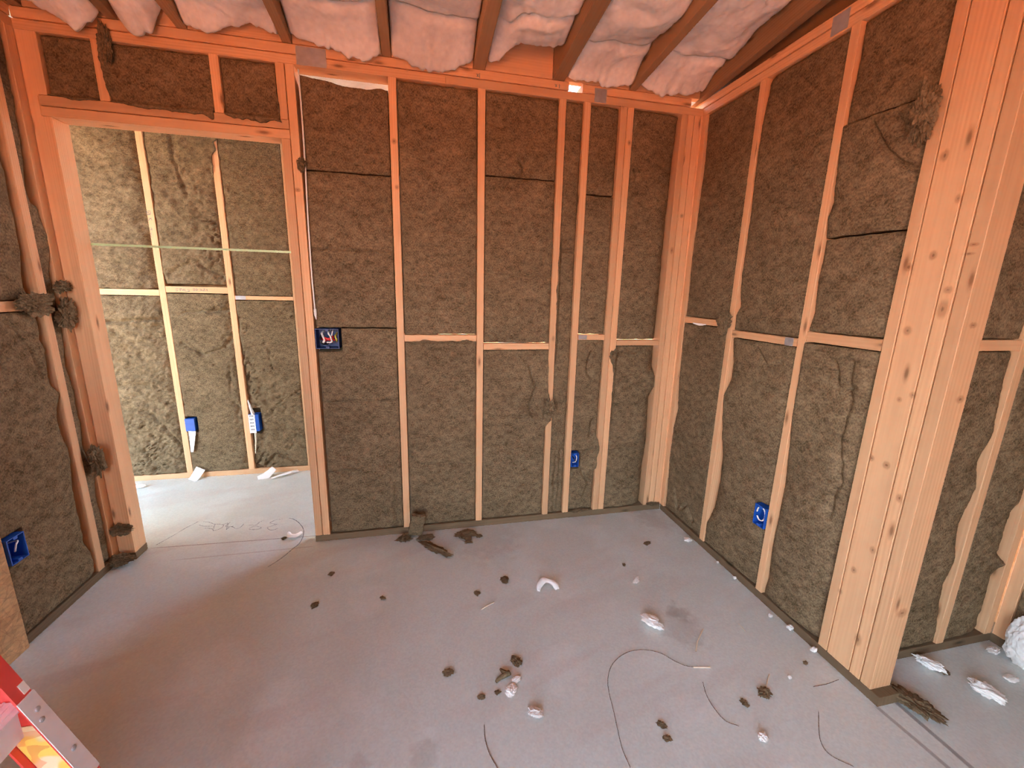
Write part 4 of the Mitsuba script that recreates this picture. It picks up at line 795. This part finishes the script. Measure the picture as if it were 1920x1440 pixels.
wg = 'brown wool crumbs on the floor'
def crumb(label, x, y, sx, sy, sz, seed, rot=0.0, group=None):
    scrap(label, (x, y), (sx * 0.95, sy * 0.95, sz * 0.7), seed, rot, 'm_wool', 'wool_crumb', 'wool crumb', group, 1.15)
crumb('brown wool shreds under the propped wool chunk, door side', -1.605, -0.075, 0.06, 0.05, 0.022, 61)
crumb('brown wool shreds under the propped wool chunk, corner side', -1.480, -0.085, 0.06, 0.04, 0.022, 62)
crumb('long furry brown wool strip lying in front of the propped chunk', -1.440, -0.195, 0.045, 0.17, 0.022, 63, 0.75)
crumb('flat brown wool cluster in front of the second stud', -1.262, -0.085, 0.09, 0.075, 0.016, 64, 0.3)
crumb('small brown wool crumb below the flat cluster', -1.258, -0.155, 0.04, 0.025, 0.012, 65, -0.4)
crumb('small brown wool crumb beside the flat cluster', -1.195, -0.108, 0.03, 0.025, 0.012, 66)
crumb('dark rounded wool crumb above the forked dark crumb', -1.172, -0.945, 0.028, 0.040, 0.014, 67, 0.5)
k = thing('wool_crumb', 'forked dark wool crumb like a small bird on the floor', 'wool crumb')
put(trimesh.util.concatenate([tube_mesh([(-1.236, -0.968, 0.007), (-1.226, -0.985, 0.009), (-1.214, -0.994, 0.008)], [0.004, 0.008, 0.010]), tube_mesh([(-1.260, -1.014, 0.006), (-1.24, -1.002, 0.008), (-1.206, -0.990, 0.008)], [0.006, 0.008, 0.010])]), 'm_wool', key=k, smooth=True)
small = [(-1.318, -1.058, 0.02), (-1.263, -1.053, 0.018), (-1.126, -0.498, 0.036), (-1.267, -0.556, 0.026), (-1.424, -0.944, 0.03), (-0.286, -0.342, 0.034), (-0.501, -0.491, 0.018), (-0.444, -1.254, 0.024), (-0.763, -1.264, 0.024), (-0.771, -1.307, 0.022), (-1.968, -0.504, 0.032), (-1.936, -0.300, 0.026), (-1.683, -0.512, 0.024), (0.392, -1.296, 0.03), (-0.093, -1.162, 0.018)]
where = ['brown wool crumb farthest from the post in the group around the forked crumb', 'brown wool crumb just below the forked crumb', 'brown wool crumb on the bare floor between the door frame and the white arched scrap', 'brown wool crumb just above the bent pale sliver',
         'short brown wool crumb lying by itself on the door side of the forked crumb', 'brown wool crumb on the floor near the room corner', 'tiny brown wool crumb between the white arched scrap and the room corner', 'brown wool crumb beside the oblong crumb near the post',
         'upper of two brown wool crumbs inside the long arching thread', 'lower of two brown wool crumbs inside the long arching thread', 'brown wool crumb farthest from any wall below the doorway', 'brown wool crumb nearest the foot of the doorway king stud',
         'brown wool crumb on the open floor below the propped wool chunk', 'brown wool crumb between the two white scraps behind the post', 'tiny brown wool crumb near the plate of the long wall just before the post']
for i, (x, y, s) in enumerate(small):
    crumb(where[i], x, y, s, s * 0.75, s * 0.35, 70 + i, 0.7 * i, wg)
crumb('oblong dark wool crumb under the pale sliver near the post', -0.349, -1.238, 0.038, 0.030, 0.014, 90, 0.3)
crumb('big dark wool clump on the floor just beyond the foot of the post', 0.125, -1.385, 0.055, 0.11, 0.030, 91, 0.2)
tuft('brown wool crumbs on the corner end of the floor plate', (-0.060, -0.006, 0.045), (0.08, 0.03, 0.022), 92)
tuft('brown wool crumbs on the floor plate below the small blue outlet box', (-0.560, -0.008, 0.046), (0.10, 0.03, 0.022), 93)

# ---------------------------------------------------------------- handwriting on the lumber
BL= [[(-3.0235, 1.322), (-3.0343, 1.3204), (-3.0365, 1.3153), (-3.0272, 1.3113), (-3.0295, 1.3049), (-3.0395, 1.3038)], [(-3.0182, 1.3136), (-3.0038, 1.3225), (-3.0136, 1.3053)], [(-3.0159, 1.3167), (-3.0027, 1.3161)], [(-2.9994, 1.312), (-2.9923, 1.3172), (-2.9892, 1.3114), (-2.9952, 1.3061), (-2.9995, 1.3111)], [(-2.9842, 1.3208), (-2.9828, 1.3017), (-2.9761, 1.3006)], [(-2.9724, 1.3147), (-2.959, 1.315), (-2.9683, 1.3021), (-2.9751, 1.3083)], [(-2.96, 1.3129), (-2.9606, 1.3022)], [(-2.9393, 1.3198), (-2.933, 1.3242), (-2.9283, 1.3213), (-2.9367, 1.31), (-2.9259, 1.3103)], [(-2.9222, 1.3181), (-2.9167, 1.3225), (-2.9119, 1.3175), (-2.9166, 1.3105), (-2.9225, 1.3129), (-2.9222, 1.3181)], [(-2.8978, 1.3229), (-2.8849, 1.3083)], [(-2.8843, 1.3224), (-2.8984, 1.3079)], [(-2.8783, 1.3213), (-2.8713, 1.3244), (-2.8692, 1.3193), (-2.881, 1.3083), (-2.8635, 1.3088)], [(-2.8579, 1.323), (-2.8565, 1.3089)]]
ST= [[(-3.1321, 1.7861), (-3.1138, 1.7893), (-3.1146, 1.7698), (-3.1319, 1.7666), (-3.1321, 1.7861)], [(-3.1294, 1.7776), (-3.1189, 1.7814)], [(-3.1293, 1.7711), (-3.1171, 1.7729)], [(-3.1277, 1.7473), (-3.1143, 1.7437), (-3.1118, 1.733)], [(-3.1133, 1.7503), (-3.131, 1.7308)], [(-3.1237, 1.6907), (-3.1189, 1.6822), (-3.1294, 1.6784), (-3.1111, 1.6804)], [(-3.1285, 1.6707), (-3.1181, 1.6734)], [(-3.1237, 1.6621), (-3.1296, 1.6486), (-3.1219, 1.6468)], [(-3.1289, 1.6398), (-3.1261, 1.6311)]]
XX= [[(-1.2069, 2.3419), (-1.1977, 2.3302)], [(-1.1978, 2.342), (-1.2061, 2.3292)], [(-1.1916, 2.346), (-1.1922, 2.326)], [(-0.8232, 2.3424), (-0.8139, 2.3318)], [(-0.8145, 2.3428), (-0.8226, 2.3298)], [(-0.8015, 2.3456), (-0.8018, 2.3281)]]

for strokes, holder, y, lab in ((BL, 'wall_far', YF + 0.0008, 'handwritten size on the far blocking'), (ST, 'wall_far', YF - 0.0002, 'handwritten marks on the far stud'), (XX, 'wall_back', -0.0002, 'layout marks on the top plate')):
    for q in strokes:
        put(ribbon_mesh([(x, y, z) for x, z in q], 0.0026, 0.0003, nrm=(0, -1, 0), n=4), 'm_ink', parent=holder, name='handwriting', label=lab if q is strokes[0] else None)
# stacked bundles of batts standing under the ladder (out of the frame; their shade falls along the floor)
for i, lab in enumerate(('bottom', 'middle', 'top')):
    m = trimesh.creation.box(extents=(0.42, 0.30, 0.34)); m = m.subdivide().subdivide().subdivide().subdivide()
    v = m.vertices; nn = meshkit.fbm(v * 7 + i * 3, 3, 40 + i) - 0.5
    q = v * (1 - 0.08 * (np.abs(v / [0.21, 0.15, 0.17]) ** 6).sum(1, keepdims=True) / 3) * (1 + 0.08 * nn[:, None])
    put(trimesh.Trimesh(q + [-2.49 - 0.045 * i, -1.68, 0.172 + 0.345 * i], m.faces, process=False), 'm_wool', key=thing('batt_bundle', lab + ' bundle of wool batts stacked under the ladder', 'insulation', 'bundles under the ladder'), smooth=True)
